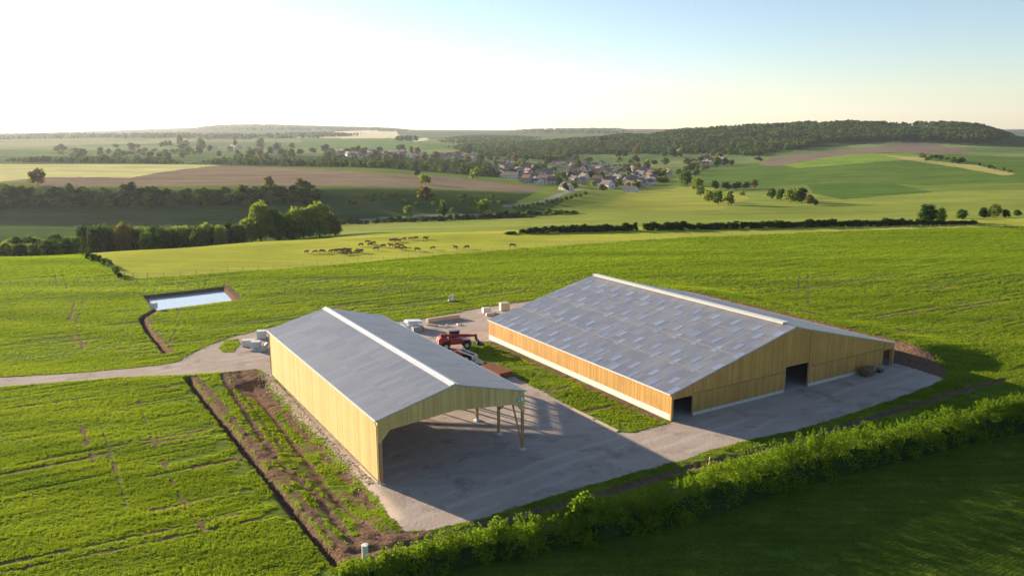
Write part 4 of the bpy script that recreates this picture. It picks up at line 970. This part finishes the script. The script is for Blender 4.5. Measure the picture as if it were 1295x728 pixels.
# ---------------------------------------------------------------- trees
def crown_mesh(name, mat, seed, nleaf, leaf, lobes=9, core=True, low=.18, flat=1.0):
    """height 1, radius about .5: lobes of many small leaf faces round lumpy cores"""
    r = np.random.default_rng(seed); V = []; Fs = []; L = []
    for i in range(lobes):
        a = 2.4*i+r.uniform(-.4, .4); t = (i+.5)/lobes; zc = low+.12+(0.86-low-.12)*t; rad = .30*math.sqrt(max(.05, 1-((t-.42)/.72)**2))
        L.append((math.cos(a)*rad*r.uniform(.5, 1.05), math.sin(a)*rad*r.uniform(.5, 1.05), zc*flat, r.uniform(.15, .25)*(1.1-.35*t)))
    L.append((0, 0, .5*flat, .30)); L.append((r.uniform(-.08, .08), r.uniform(-.08, .08), .80*flat, .17))
    L = np.array(L); w = L[:, 3]**2; idx = r.choice(len(L), nleaf, p=w/w.sum())
    d = r.normal(size=(nleaf, 3)); d /= np.linalg.norm(d, axis=1)[:, None]; d[:, 2] = np.where(d[:, 2] < -.5, -d[:, 2]*.5, d[:, 2])
    rr = L[idx, 3]*r.uniform(.62, 1.12, nleaf); P = L[idx, :3]+d*rr[:, None]
    nrm = d*.7+r.normal(size=(nleaf, 3))*.6; nrm /= np.linalg.norm(nrm, axis=1)[:, None]
    t1 = np.cross(nrm, r.normal(size=(nleaf, 3))); t1 /= np.linalg.norm(t1, axis=1)[:, None]; t2 = np.cross(nrm, t1)
    s = leaf*r.uniform(.6, 1.4, nleaf)[:, None]; 
    Q = np.stack([P-t1*s, P-t2*s*.7, P+t1*s, P+t2*s*.7], 1).reshape(-1, 3)
    Fq = np.arange(nleaf*4).reshape(-1, 4)
    if core:
        vs = []; fs = []
        for (x, y, z, q) in L:
            k = len(vs); q *= .62; n = 6
            vs += [(x, y, z+q)]+[(x+q*math.cos(6.283*i/n)*.8, y+q*math.sin(6.283*i/n)*.8, z+q*.5*(1 if j == 0 else -1)) for j in range(2) for i in range(n)]+[(x, y, z-q)]
            for i in range(n):
                j = (i+1) % n; fs += [(k, k+1+i, k+1+j, k), (k+1+i, k+1+n+i, k+1+n+j, k+1+j), (k+1+n+i, k+1+2*n, k+1+n+j, k+1+n+i)]
        fs = [f for f in fs]; tri = [f[:3] for f in fs if f[0] == f[3]]; quad = [f for f in fs if f[0] != f[3]]
        me = bpy.data.meshes.new(name); me.from_pydata([tuple(q) for q in Q]+vs, [], [tuple(f) for f in Fq]+[tuple(np.array(f)+len(Q)) for f in tri+quad]); me.materials.append(mat); return me
    return np_mesh(name, Q, Fq, mat)
def trunk_mesh(name, seed, h=.42, r0=.032):
    r = random.Random(seed); b = MB(); p = Vector((0, 0, -.03)); q = Vector((r.uniform(-.02, .02), r.uniform(-.02, .02), h*.55)); t_ = Vector((r.uniform(-.03, .03), r.uniform(-.03, .03), h*1.35))
    b.tube(p, q, r0, r0*.7, 7); b.tube(q, t_, r0*.7, r0*.35, 6)
    for i in range(5):
        a = i*1.3+r.uniform(-.3, .3); e = q+Vector((math.cos(a)*.22, math.sin(a)*.22, r.uniform(.14, .34))); b.tube(q+Vector((0, 0, i*.02)), e, r0*.4, r0*.14, 5)
    return b.mesh(name, M_bark)
NEARC = {}; 
for nm, mat in (('mid', M_leaf), ('dark', M_leafd), ('light', M_leafl), ('red', M_leafa)):
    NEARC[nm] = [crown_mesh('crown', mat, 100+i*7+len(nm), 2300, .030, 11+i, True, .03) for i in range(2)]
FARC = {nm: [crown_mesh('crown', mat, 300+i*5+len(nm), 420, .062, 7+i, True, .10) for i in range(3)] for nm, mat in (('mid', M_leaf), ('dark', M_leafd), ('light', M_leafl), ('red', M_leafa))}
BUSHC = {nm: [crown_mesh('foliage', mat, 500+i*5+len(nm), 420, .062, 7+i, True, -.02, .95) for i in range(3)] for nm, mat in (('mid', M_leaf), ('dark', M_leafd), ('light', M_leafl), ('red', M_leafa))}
POPL = crown_mesh('crown', M_leafd, 71, 500, .05, 9, True, .02)
TR = [trunk_mesh('trunk', i) for i in range(3)]
def tree(u, v, hpx, wpx, tone, label, group=None, near=False, bush=False, name=None, loc=None, dz=0., back=0.):
    p = loc or ((0, 0, 0) if back else hit(u, v))
    if p is None: return
    x, y, z = p
    if back: y = float(np.interp(u, PXC, YC))+back; d_ = ray(u, v-hpx*.5); x = d_[0]/d_[1]*y
    m = y/F/.98; z = z1(x, y)
    h = hpx*m; w = wpx*m
    if back: h = z_at(u, v-hpx, y)-z        # stands in the hollow beyond the crest
    o = empty(name or ('bush' if bush else 'tree'), (x, y, z-.05*h+dz), random.uniform(0, 6.28), label=label, cat='bush' if bush else 'tree'); o.scale = (w*1.12, w*1.12, h*1.06)
    if group: o['group'] = group
    if bush:
        link('foliage', random.choice(BUSHC[tone]), o)
    else:
        link('crown', random.choice((NEARC if near else FARC)[tone]), o); link('trunk', random.choice(TR), o)
# tall clump beyond the crop
for u, v, h, w, tn, lb in ((313, 306, 32, 30, 'light', 'pale low tree at the left foot of the tall clump'), (329, 305, 51, 40, 'light', 'tallest pale green tree at the left of the clump'), (347, 305, 44, 28, 'mid', 'slim tree just right of the tallest one in the clump'),
      (361, 304, 36, 30, 'mid', 'short tree in the dip of the tall clump'), (383, 302, 42, 36, 'light', 'pale rounded tree left of the broad one in the clump'), (404, 301, 46, 46, 'light', 'broad leafy tree with wide crown at the right of the clump'), (422, 300, 30, 22, 'red', 'small brownish tree at the right edge of the clump'), (372, 303, 28, 34, 'mid', 'dark low tree between the two halves of the tall clump')):
    tree(u, v, h, w, tn, lb, near=True, back=62)
TONE = {'dark': 'dark green', 'mid': 'mid green', 'light': 'pale green', 'red': 'brownish'}
g = 'trees of the belt behind the cow pasture'
x = 106
while x < 305:
    dk = x < 168; h = random.uniform(32, 39) if dk else random.uniform(24, 31); yb = 321-(x-106)*.057
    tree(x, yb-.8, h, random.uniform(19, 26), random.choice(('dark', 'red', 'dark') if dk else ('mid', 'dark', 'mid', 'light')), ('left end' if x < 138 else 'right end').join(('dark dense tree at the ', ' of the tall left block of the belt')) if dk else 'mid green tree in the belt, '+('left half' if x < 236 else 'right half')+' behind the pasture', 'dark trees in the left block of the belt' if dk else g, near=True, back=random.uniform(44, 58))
    if random.random() < .6: tree(x+4, yb-5, h*.9, 18, random.choice(('dark', 'mid')), 'dark dense tree in the tall left block of the belt behind the pasture' if dk else 'mid green tree in the belt running behind the pasture', 'dark trees in the left block of the belt' if dk else g, near=False, back=72)
    x += random.uniform(6, 9)
x = -30
while x < 104:
    tree(x, 326.5-x*.065, random.uniform(15, 23), random.uniform(15, 20), random.choice(('mid', 'dark', 'light')), 'low tree in the hedge line along the left edge of the crop', 'low trees along the left hedge line', near=True, back=random.uniform(20, 34))
    if random.random() < .5: tree(x+5, 318-x*.06, random.uniform(14, 20), 18, random.choice(('mid', 'light')), 'low tree in the hedge line along the left edge of the crop', 'low trees along the left hedge line')
    x += random.uniform(7, 11)
for u, v, h, w in ((104, 320, 8, 7), (112, 327, 9, 9), (119, 329, 9, 11), (126, 331, 9, 9), (133, 335, 10, 11), (139, 338, 11, 10), (147, 347, 12, 12), (151, 351, 7, 9)):
    x, y = G(u, v); tree(u, v, h, w, random.choice(('mid', 'dark')), 'small round bush in the short row leading down to the fence corner', 'bushes between crop and pasture', bush=True, loc=(x, y, 0))
# dark hedge along the crest on the right
x = 630
while x < 1232:
    p = (x-630)/600; gap = (805 < x < 812) or (692 < x < 697) or x < 660 and random.random() < .5
    yb = np.interp(x, [630, 700, 800, 900, 1000, 1130, 1295], [296.5, 293.5, 291.2, 289.2, 287.2, 284.8, 281.5])
    if not gap: tree(x, yb, np.interp(x, [630, 680, 800, 1000, 1150, 1230], [4, 7.5, 9, 9.5, 8, 4])*random.uniform(.65, 1.2), random.uniform(10, 20), 'dark', 'dark low bush in the '+(pt_ := ('left' if x < 810 else ('middle' if x < 1010 else 'right'))+' third')+' of the long hedge along the crest', 'crest hedge bushes, '+pt_, bush=True, loc=(*G(x, yb), 0))
    x += random.uniform(3.5, 6.5)
for u, v, h, w, tn, lb in ((1172, 281, 23, 26, 'dark', 'big dark round tree standing in the crest hedge'), (1188, 280, 18, 16, 'mid', 'smaller tree touching the right side of the big dark round tree'), (1216, 277, 13, 15, 'mid', 'single bushy tree between the big round tree and the rightmost clump'),
      (1243, 275, 13, 13, 'dark', 'left tree of the rightmost clump'), (1257, 275, 18, 19, 'light', 'largest pale tree of the rightmost clump'), (1272, 275, 10, 11, 'dark', 'small tree right of the largest in the rightmost clump'), (1286, 273, 8, 12, 'mid', 'lowest bush at the far right edge of the frame')):
    tree(u, v, h, w, tn, lb, near=True)
# trees on the sunken slope
for u, v, h, w, tn, lb in ((48, 235, 21, 24, 'red', 'lone rounded reddish tree on the ploughed field edge at left'), (166, 247, 17, 17, 'dark', 'dark round tree on the slope edge right of the reddish one'), (157, 246, 13, 12, 'mid', 'small tree touching the dark round one on the slope edge'), (88, 246, 14, 14, 'mid', 'mid green tree on the slope edge below the yellow field'),
      (538, 233.5, 13, 16, 'light', 'round yellow-green tree on the lower edge of the ploughed field'), (538, 254, 19, 20, 'red', 'olive tree on the dark slope below the round one'), (516, 271, 11, 13, 'light', 'pale bush-like tree low on the dark slope, left of three'), (560, 275, 21, 16, 'mid', 'upright tree at the foot of the dark slope'), (612, 270, 18, 19, 'light', 'bright green tree right at the foot of the dark slope'),
      (603, 226, 14, 18, 'light', 'large bright tree at the edge of the village above the ploughed field'), (380, 240, 14, 15, 'red', 'brownish tree on the slope edge above the thicket'), (340, 237, 14, 16, 'red', 'reddish tree at the top of the thicket'), (528, 222, 7, 8, 'dark', 'small dark tree above the round yellow-green one')):
    tree(u, v, h, w, tn, lb)
TONE = {'dark': 'dark green', 'mid': 'mid green', 'light': 'pale green', 'red': 'brownish'}
fpm_ = {}
def scatter_trees(n, box, hr, wr, tones, label, group, bush=False, pts=None, big=1., extra=0):
    """n separate trees, and extra smaller ones joined as one object"""
    (u0, u1, v0, v1) = box; k = 0; tries = 0
    if extra:
        P_, S_ = [], []
        while len(P_) < extra:
            u, v = random.uniform(u0, u1), random.uniform(v0, v1)
            if pts is not None and not inside(np.array([u]), np.array([v]), pts)[0]: continue
            p = hit(u, v)
            if p is None: continue
            m = p[1]/F; h = random.uniform(*hr)*.85*m; w = random.uniform(*wr)*.9*m; P_.append((p[0], p[1], z1(p[0], p[1])-.05*h)); S_.append((w, w, h))
        if not fpm_:
            for q_ in FARC: fpm_[q_] = [proto(c_) for c_ in FARC[q_]]
        scatter('scattered_trees', np.array(P_), np.array(S_), sum((fpm_[q_][:2] for q_ in tones), []), label='smaller trees filling in around the '+group, cat='trees', kind='stuff')
    while k < n and tries < n*12:
        tries += 1; u, v = random.uniform(u0, u1), random.uniform(v0, v1)
        if pts is not None and not inside(np.array([u]), np.array([v]), pts)[0]: continue
        h = random.uniform(*hr); tn = random.choice(tones); q_ = (h-hr[0])/(hr[1]-hr[0]); sz_ = 'small' if q_ < .33 else ('middling' if q_ < .7 else 'large')
        tree(u, v, h, random.uniform(*wr), tn, (sz_+' '+TONE[tn]+' '+label), group, bush=bush); k += 1
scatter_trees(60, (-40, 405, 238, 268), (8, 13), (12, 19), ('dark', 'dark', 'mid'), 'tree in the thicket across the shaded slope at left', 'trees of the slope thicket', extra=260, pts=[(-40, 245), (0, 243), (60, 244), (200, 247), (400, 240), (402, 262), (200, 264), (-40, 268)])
scatter_trees(26, (440, 560, 246, 262), (2.5, 5), (4, 8), ('light', 'red', 'mid'), 'bush dotted over the dark slope', 'small bushes on the dark slope', True)
scatter_trees(14, (560, 640, 248, 268), (3, 5), (4, 8), ('light', 'red', 'mid'), 'bush dotted over the dark slope', 'small bushes on the dark slope', True)
for x in range(430, 725, 7):
    tree(x+random.uniform(-2, 2), np.interp(x, [430, 560, 640, 720], [284, 279, 274.5, 270])+random.uniform(-1, 1), random.uniform(4, 8), random.uniform(9, 13), random.choice(('dark', 'dark', 'mid')), 'dark shrub in the '+(pt_ := 'left half' if x < 577 else 'right half')+' of the line along the foot of the shaded slope', 'shrubs at the slope foot, '+pt_, bush=True)
for x in range(650, 745, 6):
    tree(x, np.interp(x, [650, 690, 745], [265, 259, 245])+random.uniform(-1, 1), random.uniform(3, 6), 7, 'mid', 'small bush beside the lane into the village', 'bushes beside the village lane', bush=True)
for u, v, h, w, tn, lb in ((868, 236, 20, 19, 'mid', 'large rounded tree at the right edge of the village meadow'), (882, 241, 17, 18, 'light', 'pale tree right of the large rounded one'), (886, 248, 13, 15, 'mid', 'lower tree below the pale one'), (897, 256, 16, 16, 'light', 'pale tree at the left of the leaning clump in the meadow'), (908, 259, 18, 17, 'mid', 'middle tree of the leaning meadow clump'), (921, 260, 19, 18, 'light', 'right-hand tree of the leaning meadow clump'),
      (904, 240, 12, 11, 'dark', 'dark tree at the left end of the short dark row'), (918, 240, 10, 14, 'dark', 'second dark tree of the short dark row'), (932, 240, 10, 14, 'dark', 'third dark tree of the short dark row'), (944, 239, 9, 12, 'dark', 'fourth dark tree of the short dark row'), (954, 238, 11, 11, 'red', 'brownish tree at the right end of the short dark row'), (938, 248, 7, 10, 'light', 'single pale bush below the short dark row'),
      (975, 252, 14, 14, 'mid', 'leftmost tree of the meadow row'), (987, 254, 16, 15, 'mid', 'second tree of the meadow row'), (999, 256, 18, 17, 'light', 'third and palest tree of the meadow row'), (1013, 257, 20, 18, 'dark', 'fourth and darkest tree of the meadow row'), (1024, 259, 13, 12, 'red', 'brownish tree near the right end of the meadow row'), (1031, 260, 8, 9, 'dark', 'last small bush of the meadow row')):
    tree(u, v, h, w, tn, lb)
scatter_trees(22, (1163, 1225, 199, 208), (4, 7), (5, 9), ('mid', 'red', 'dark', 'mid'), 'tree in the clump on top of the green hill', 'trees of the hilltop clump', pts=[(1150, 199), (1180, 200), (1230, 206), (1228, 209), (1170, 204)])
scatter_trees(10, (1225, 1285, 208, 219), (2, 3.5), (3, 5), ('mid', 'dark'), 'bush on the pale bank right of the hilltop clump', 'bushes on the pale bank', True, pts=[(1225, 208), (1240, 208), (1285, 217), (1280, 219)])
# village trees and houses
scatter_trees(45, (225, 700, 183, 222), (7, 13), (8, 15), ('dark', 'mid', 'dark', 'mid', 'red'), 'tree among houses and gardens in the left half of the village', 'trees in the left half of the village', extra=70, pts=[(225, 184), (330, 184), (430, 192), (560, 192), (700, 205), (700, 222), (620, 226), (560, 218), (440, 211), (330, 205), (240, 200)])
scatter_trees(40, (680, 960, 188, 245), (7, 13), (8, 15), ('dark', 'mid', 'dark', 'mid', 'red', 'light'), 'tree among the houses of the right half of the village', 'trees in the right half of the village', extra=60, pts=[(690, 195), (860, 195), (960, 203), (962, 208), (880, 222), (850, 232), (790, 243), (715, 245), (690, 225)])
scatter_trees(25, (20, 330, 170, 206), (5, 10), (7, 13), ('dark', 'mid', 'red'), 'tree standing in the hedges of the far fields at left', 'trees in the far fields at left', extra=60, pts=[(60, 190), (240, 183), (250, 207), (100, 205)])
tree(228, 183, 12, 9, 'dark', 'upright dark tree block on the far field edge at left')
for u in (503, 509, 514, 519, 526): tree(u, 179, random.uniform(7, 9), 8, 'dark', 'dark tree in the compact clump at the corner of the pale far field', 'clump by the pale far field')
def house_proto(k):
    L, Wh, ev, rg = ((12, 8, 5.2, 8.6), (15, 9, 4.6, 8.2), (10, 8, 6.2, 9.6), (18, 9, 4.2, 7.8))[k]
    wall = simple('render_%d' % k, ((.50, .45, .37), (.60, .56, .50), (.36, .30, .25), (.62, .60, .55))[k], .9, scale=.5, var=.08)
    roof = simple('roof_tiles_%d' % k, ((.19, .10, .08), (.15, .10, .095), (.22, .12, .09), (.13, .11, .11))[k], .85, scale=.6, var=.2)
    P = {}
    b = MB(); b.prism([(-Wh/2, -1), (Wh/2, -1), (Wh/2, ev), (0, rg-.25), (-Wh/2, ev)], -L/2, L/2, 'y'); P['wall'] = b.mesh('wall', wall)
    b = MB(); o = .5; s = (rg-ev)/(Wh/2)
    b.prism([(-Wh/2-o, ev-o*s), (0, rg), (0, rg+.25), (-Wh/2-o, ev-o*s+.25)], -L/2-o, L/2+o); b.prism([(0, rg), (Wh/2+o, ev-o*s), (Wh/2+o, ev-o*s+.25), (0, rg+.25)], -L/2-o, L/2+o); P['roof'] = b.mesh('roof', roof)
    b = MB(); b.box(-.4, .4, L/4-.5, L/4+.5, rg-1.2, rg+1.1); P['chimney'] = b.mesh('chimney', wall)
    b = MB(); b.box(-.5, .5, -.04, .04, -.7, .7); P['window'] = b.mesh('window', M_glass); b = MB(); b.box(-.55, .55, -.05, .05, 0, 2.1); P['door'] = b.mesh('door', M_timber)
    return P, (L, Wh, ev)
HP = [house_proto(k) for k in range(4)]
HL = ['cream house with red-brown roof', 'long white house with dark brown roof', 'tall tan house with orange-brown roof', 'low white house with brown roof']
def house(u, v, k, rz, s=1., label=None, group=None):
    p = hit(u, v)
    if p is None: return
    P, (L, Wh, ev) = HP[k]; x, y, _ = p; r = empty('house', (x, y, z1(x, y)), rz, label=label, cat='house'); r.scale = (s, s, s)
    if group: r['group'] = group
    link('wall', P['wall'], r); ro = link('roof', P['roof'], r); link('chimney', P['chimney'], ro)
    for i in range(3):
        for z in (1.6, 4.2 if ev > 5 else None):
            if z is None: continue
            for sx in (-1, 1): link('window', P['window'], r, loc=(sx*(Wh/2+.02), -L/2+L*(i+.5)/3, z), rot=(0, 0, math.pi/2))
    for yy in (-1, 1): link('window', P['window'], r, loc=(1.5, yy*(L/2+.02), 2.0), scale=(1.2, 1, 1.2))
    link('door', P['door'], r, loc=(-1.5, -(L/2+.02), 0))
used = []
def village(n, pts, label_tail, group, s0=.9, md=7):
    u0, u1 = min(p[0] for p in pts), max(p[0] for p in pts); v0, v1 = min(p[1] for p in pts), max(p[1] for p in pts); k = 0; t_ = 0
    while k < n and t_ < 4000:
        t_ += 1; u, v = random.uniform(u0, u1), random.uniform(v0, v1)
        if not inside(np.array([u]), np.array([v]), pts)[0] or any(abs(u-a)+2.2*abs(v-b_) < md for a, b_ in used): continue
        used.append((u, v)); q = random.randrange(4); house(u, v, q, random.choice((1.1, 1.1, 2.6, .6, -.3))+random.uniform(-.2, .2), random.uniform(s0, s0+.35), HL[q].replace('cream ', 'cream ')+' '+label_tail, group); k += 1
village(9, [(262, 188), (345, 188), (345, 194), (262, 194)], 'at the far left end of the village', 'far left village houses', 1.1)
village(32, [(430, 195), (530, 196), (545, 203), (430, 201)], 'on the upper left edge of the village', 'upper left village houses', 1.25, 4)
village(11, [(545, 196), (602, 199), (602, 204), (555, 203)], 'in the small group left of the village', 'houses left of the village centre', 1.1)
village(50, [(622, 204), (705, 212), (706, 236), (660, 231), (612, 220)], 'in the left part of the village centre', 'village centre houses, left part', .85, 4)
village(88, [(700, 208), (800, 208), (832, 220), (836, 236), (790, 241), (715, 232)], 'in the crowded right half of the village', 'village centre houses, right part', .85, 3.6)
village(7, [(880, 205), (925, 203), (940, 209), (885, 212)], 'at the right edge of the village by woods', 'right edge village houses', 1.0)
house(845, 221, 0, .3, 1.0, 'single cream house with red roof standing apart right of the village centre')
house(797, 243, 3, .9, .85, 'low white house at the lowest corner of the village meadow')
house(716, 241, 1, .7, .9, 'white house beside the lane at the village entrance')
p = hit(897, 207); sh = empty('white_shed', (p[0], p[1], z1(p[0], p[1])), .25, label='long bright white shed below the wooded hill', cat='shed')
b = MB(); b.prism([(-6, -1), (6, -1), (6, 4), (0, 5.6), (-6, 4)], -13, 13); b.build('wall', M_white, sh); b = MB(); b.prism([(-6.4, 4.0), (0, 5.75), (6.4, 4.0), (6.4, 4.2), (0, 5.95), (-6.4, 4.2)], -13.4, 13.4); b.build('roof', M_sheet, sh)
sh.rotation_euler[2] = 1.5

# ---------------------------------------------------------------- woods past counting
fp = [proto(crown_mesh('wood_crown', m, 900+i, 170, .095, 6, True, .0)) for i, m in enumerate((M_leafd, M_leafd, M_leaf, M_leaf, M_leafd))]
def wood_area(name, pts, y0, y1, spacing, hh, label, nmax=6000):
    """scatter over terrain cells that project into an outline"""
    sel = inside(u_, v_, pts) & (yf2 > y0) & (yf2 < y1)
    ys, xs = yf2[sel], xf2[sel]
    if not len(ys): return
    # keep points with probability by cell area
    dy = ys*.0082; dx = ys*2.03/1013; pr = np.clip(dx*dy/spacing**2, 0, 8); n = rng.poisson(pr)
    X = np.repeat(xs, n); Y = np.repeat(ys, n); X = X+rng.uniform(-.5, .5, len(X))*np.repeat(dx, n); Y = Y+rng.uniform(-.5, .5, len(Y))*np.repeat(dy, n)
    if len(X) > nmax: q = rng.choice(len(X), nmax, False); X, Y = X[q], Y[q]
    uX, _ = project(X, Y, zfun(X, Y)); lo_, hi_ = min(p[0] for p in pts), max(p[0] for p in pts)
    kk = (fbm(X/220., Y/220., 3) > .36) & (rng.random(len(X)) < np.clip(np.minimum(uX-lo_, hi_-uX)/25+.1, 0, 1)); X, Y, uX = X[kk], Y[kk], uX[kk]
    h = rng.uniform(*hh, len(X))*(.7+.6*fbm(X/60, Y/60))*(.4+.6*np.clip(np.minimum(uX-lo_, hi_-uX)/40, 0, 1)); w = h*rng.uniform(.8, 1.15, len(X))
    scatter(name, np.stack([X, Y, zfun(X, Y)-.08*h], 1), np.stack([w, w, h], 1), fp, label=label, cat='woodland', kind='stuff')
    print(name, len(X))
wood_area('hill_forest', [(815, 190), (825, 160), (900, 150), (1262, 145), (1285, 176), (1230, 181), (1130, 177), (1040, 181), (1010, 190)], 1900, 3400, 10.5, (13, 20), 'dark forest covering the long ridge on the right skyline', 9000)
wood_area('hillside_scrub', [(740, 188), (820, 172), (860, 182), (1000, 188), (960, 198), (870, 194), (700, 200)], 1300, 2600, 13, (7, 14), 'wooded lower slope between the village and the ridge forest', 4000)
wood_area('valley_wood', [(560, 186), (620, 184), (760, 176), (830, 166), (830, 186), (720, 196), (700, 204), (600, 196)], 1500, 3400, 14, (9, 16), 'loose woodland in the valley behind the village', 4000)
wood_area('orchard_rows', [(545, 176), (600, 172), (690, 173), (680, 182), (620, 184), (560, 181)], 2200, 5200, 20, (7, 10), 'rows of small trees on the far slope above the village', 1600)
wood_area('far_woods', [(-60, 178), (-60, 171), (60, 171), (330, 172), (460, 168), (460, 173), (300, 177), (120, 175)], 2600, 6500, 30, (12, 20), 'band of woods on the far plain at left', 3000)
wood_area('skyline_wood', [(240, 165), (300, 150), (460, 150), (520, 158), (520, 168), (460, 165)], 5200, 9500, 42, (16, 26), 'blue wooded ridge on the far skyline at left', 5000)
wood_area('skyline_trees', [(640, 168), (640, 155), (800, 155), (800, 170)], 5000, 9500, 70, (14, 24), 'thin line of trees on the middle skyline', 1500)
wood_area('field_hedges', [(0, 205), (0, 202.5), (240, 206), (240, 208)], 1000, 2000, 10, (6, 11), 'dark hedge behind the yellow field', 1500)

wood_area('shaded_slope_wood', [(240, 206), (330, 201), (560, 206), (640, 213), (700, 230), (640, 231), (560, 220), (400, 211), (250, 207)], 1080, 1900, 15, (6, 11), 'dark scrub and trees on the shaded slope behind the ploughed field', 2500)

# ---------------------------------------------------------------- foreground hedge
HG = [(430, 745), (470, 736), (520, 726), (600, 711), (680, 694), (740, 683), (800, 671), (860, 657), (900, 645), (940, 632), (1000, 613), (1080, 592), (1160, 573), (1230, 556), (1295, 541), (1400, 518), (1500, 500)]
HH = [2.5, 2.8, 3.2, 3.5, 3.8, 4.0, 4.2, 4.4, 5.0, 5.5, 5.5, 5.1, 4.7, 4.7, 4.5, 4.3, 4.0]
hp = np.array([G(*p) for p in HG]); seg = np.hypot(*np.diff(hp, axis=0).T); cs = np.concatenate([[0], np.cumsum(seg)]); Lh = cs[-1]
hd = empty('hedge', (hp[0][0], hp[0][1], 0), 0, label='long leafy green hedge running diagonally across the foreground', cat='hedge')
def hedge_leaves(s, off, z, n, spread, size, seed):
    r = np.random.default_rng(seed); m = len(s); X = np.interp(s, cs, hp[:, 0]); Y = np.interp(s, cs, hp[:, 1])
    X2 = np.interp(s+.5, cs, hp[:, 0]); Y2 = np.interp(s+.5, cs, hp[:, 1]); X1 = np.interp(s-.5, cs, hp[:, 0]); Y1_ = np.interp(s-.5, cs, hp[:, 1]); tx, ty = X2-X1, Y2-Y1_; q = np.hypot(tx, ty)+1e-6
    X = X-ty/q*off; Y = Y+tx/q*off; Cn = np.stack([X-hp[0][0], Y-hp[0][1], z], 1); Cn = np.repeat(Cn, n, 0)
    N = len(Cn); P = Cn+r.normal(size=(N, 3))*spread; nr = r.normal(size=(N, 3)); nr[:, 2] = np.abs(nr[:, 2])+.2; nr /= np.linalg.norm(nr, axis=1)[:, None]
    t1 = np.cross(nr, r.normal(size=(N, 3))); t1 /= np.linalg.norm(t1, axis=1)[:, None]; t2 = np.cross(nr, t1); sz_ = (size*r.uniform(.6, 1.4, N))[:, None]
    return np.stack([P-t1*sz_, P-t2*sz_*.6, P+t1*sz_, P+t2*sz_*.6], 1).reshape(-1, 3)
hH = lambda s: np.interp(s, cs, HH)*(.74+.46*fbm(s/3.4, s*0+3.3, 3))
NB_ = 1150; sb = rng.uniform(0, Lh, NB_); Hb = hH(sb); ub = rng.random(NB_)**.7; rb_ = rng.uniform(.38, .85, NB_)*(.55+.14*Hb)
ob_ = rng.normal(0, .32, NB_)*(.42+.44*Hb)*(1.15-.45*ub); zb_ = np.maximum(rb_*.5, ub*(Hb-rb_*.8))
nl = 130; sL = np.repeat(sb, nl); d = rng.normal(size=(NB_*nl, 3)); d /= np.linalg.norm(d, axis=1)[:, None]; rr = np.repeat(rb_, nl)*rng.uniform(.72, 1.12, NB_*nl)
V1 = hedge_leaves(sL+d[:, 0]*rr, np.repeat(ob_, nl)+d[:, 1]*rr, np.maximum(.03, np.repeat(zb_, nl)+d[:, 2]*rr*.95), 1, .04, .105, 5)
nsh = 650; s2 = rng.uniform(0, Lh, nsh); H2 = hH(s2); st_, of_, z_ = [], [], []
for i in range(nsh):                      # upright shoots on top
    for k_ in range(4): st_.append(s2[i]+.08*k_*math.sin(i)); of_.append(math.sin(i*7.1)*.5*H2[i]*.4); z_.append(H2[i]*(.93)+k_*.16)
V2 = hedge_leaves(np.array(st_), np.array(of_), np.array(z_), 5, .07, .085, 6)
VV = np.concatenate([V1, V2]); link('foliage', np_mesh('foliage', VV, np.arange(len(VV)).reshape(-1, 4), M_hedge), hd)
b = MB()
for i in range(0, int(Lh*1.2)):           # inner stems and dark core
    q = i/1.2; Hq = float(np.interp(q, cs, HH)); x = float(np.interp(q, cs, hp[:, 0]))-hp[0][0]; y = float(np.interp(q, cs, hp[:, 1]))-hp[0][1]; e = (x+random.uniform(-.5, .5), y+random.uniform(-.5, .5), Hq*.75)
    b.tube((x, y, -.1), e, .06, .02, 5, False)
    for k_ in range(2): b.tube((x, y, Hq*.3), (x+random.uniform(-.9, .9), y+random.uniform(-.9, .9), Hq*.75), .03, .012, 4, False)
b.build('stems', M_bark, hd)
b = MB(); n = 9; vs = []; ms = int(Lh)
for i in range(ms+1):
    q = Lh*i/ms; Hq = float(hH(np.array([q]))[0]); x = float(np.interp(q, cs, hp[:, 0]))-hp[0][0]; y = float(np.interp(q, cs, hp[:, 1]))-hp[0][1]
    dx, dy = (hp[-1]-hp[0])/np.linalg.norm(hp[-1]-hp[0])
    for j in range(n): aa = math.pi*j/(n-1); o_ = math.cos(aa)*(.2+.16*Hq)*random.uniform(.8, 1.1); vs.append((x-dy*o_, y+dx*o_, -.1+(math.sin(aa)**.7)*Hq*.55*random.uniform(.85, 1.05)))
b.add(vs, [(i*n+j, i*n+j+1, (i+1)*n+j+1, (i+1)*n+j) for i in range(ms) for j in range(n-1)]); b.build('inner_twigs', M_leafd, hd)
# bright bush poking out of the hedge, and scrub left of it
HB = [crown_mesh('foliage', M_hedge, 600+i, 1500, .035, 9, True, -.02, .95) for i in range(2)]
for u, v, h, w, lb in ((737, 685, 5.7, 5.0, 'rounded sunlit bush rising above the hedge'), (905, 640, 3.9, 3.4, 'tall bushy shoot mass bulging from the middle of the hedge'), (1110, 580, 4.1, 3.6, 'pale bulge of leaves high on the right half of the hedge')):
    x, y = G(u, v); o = empty('bush', (x, y, -.1), random.random()*6, label=lb, cat='bush'); o.scale = (w, w, h); link('foliage', random.choice(HB), o)

# ---------------------------------------------------------------- haze
hz = NT('haze'); pv = hz.n('ShaderNodeVolumePrincipled'); pv.inputs['Color'].default_value = (.86, .91, 1.0, 1); pv.inputs['Density'].default_value = 3.0e-5; pv.inputs['Anisotropy'].default_value = .45
hz.l(pv.outputs[0], hz.out.inputs['Volume'])
b = MB(); b.box(-47000, 47000, -700, 16500, -130, 420)
o = b.build('haze', hz.m, kind='stuff'); o.display_type = 'WIRE'
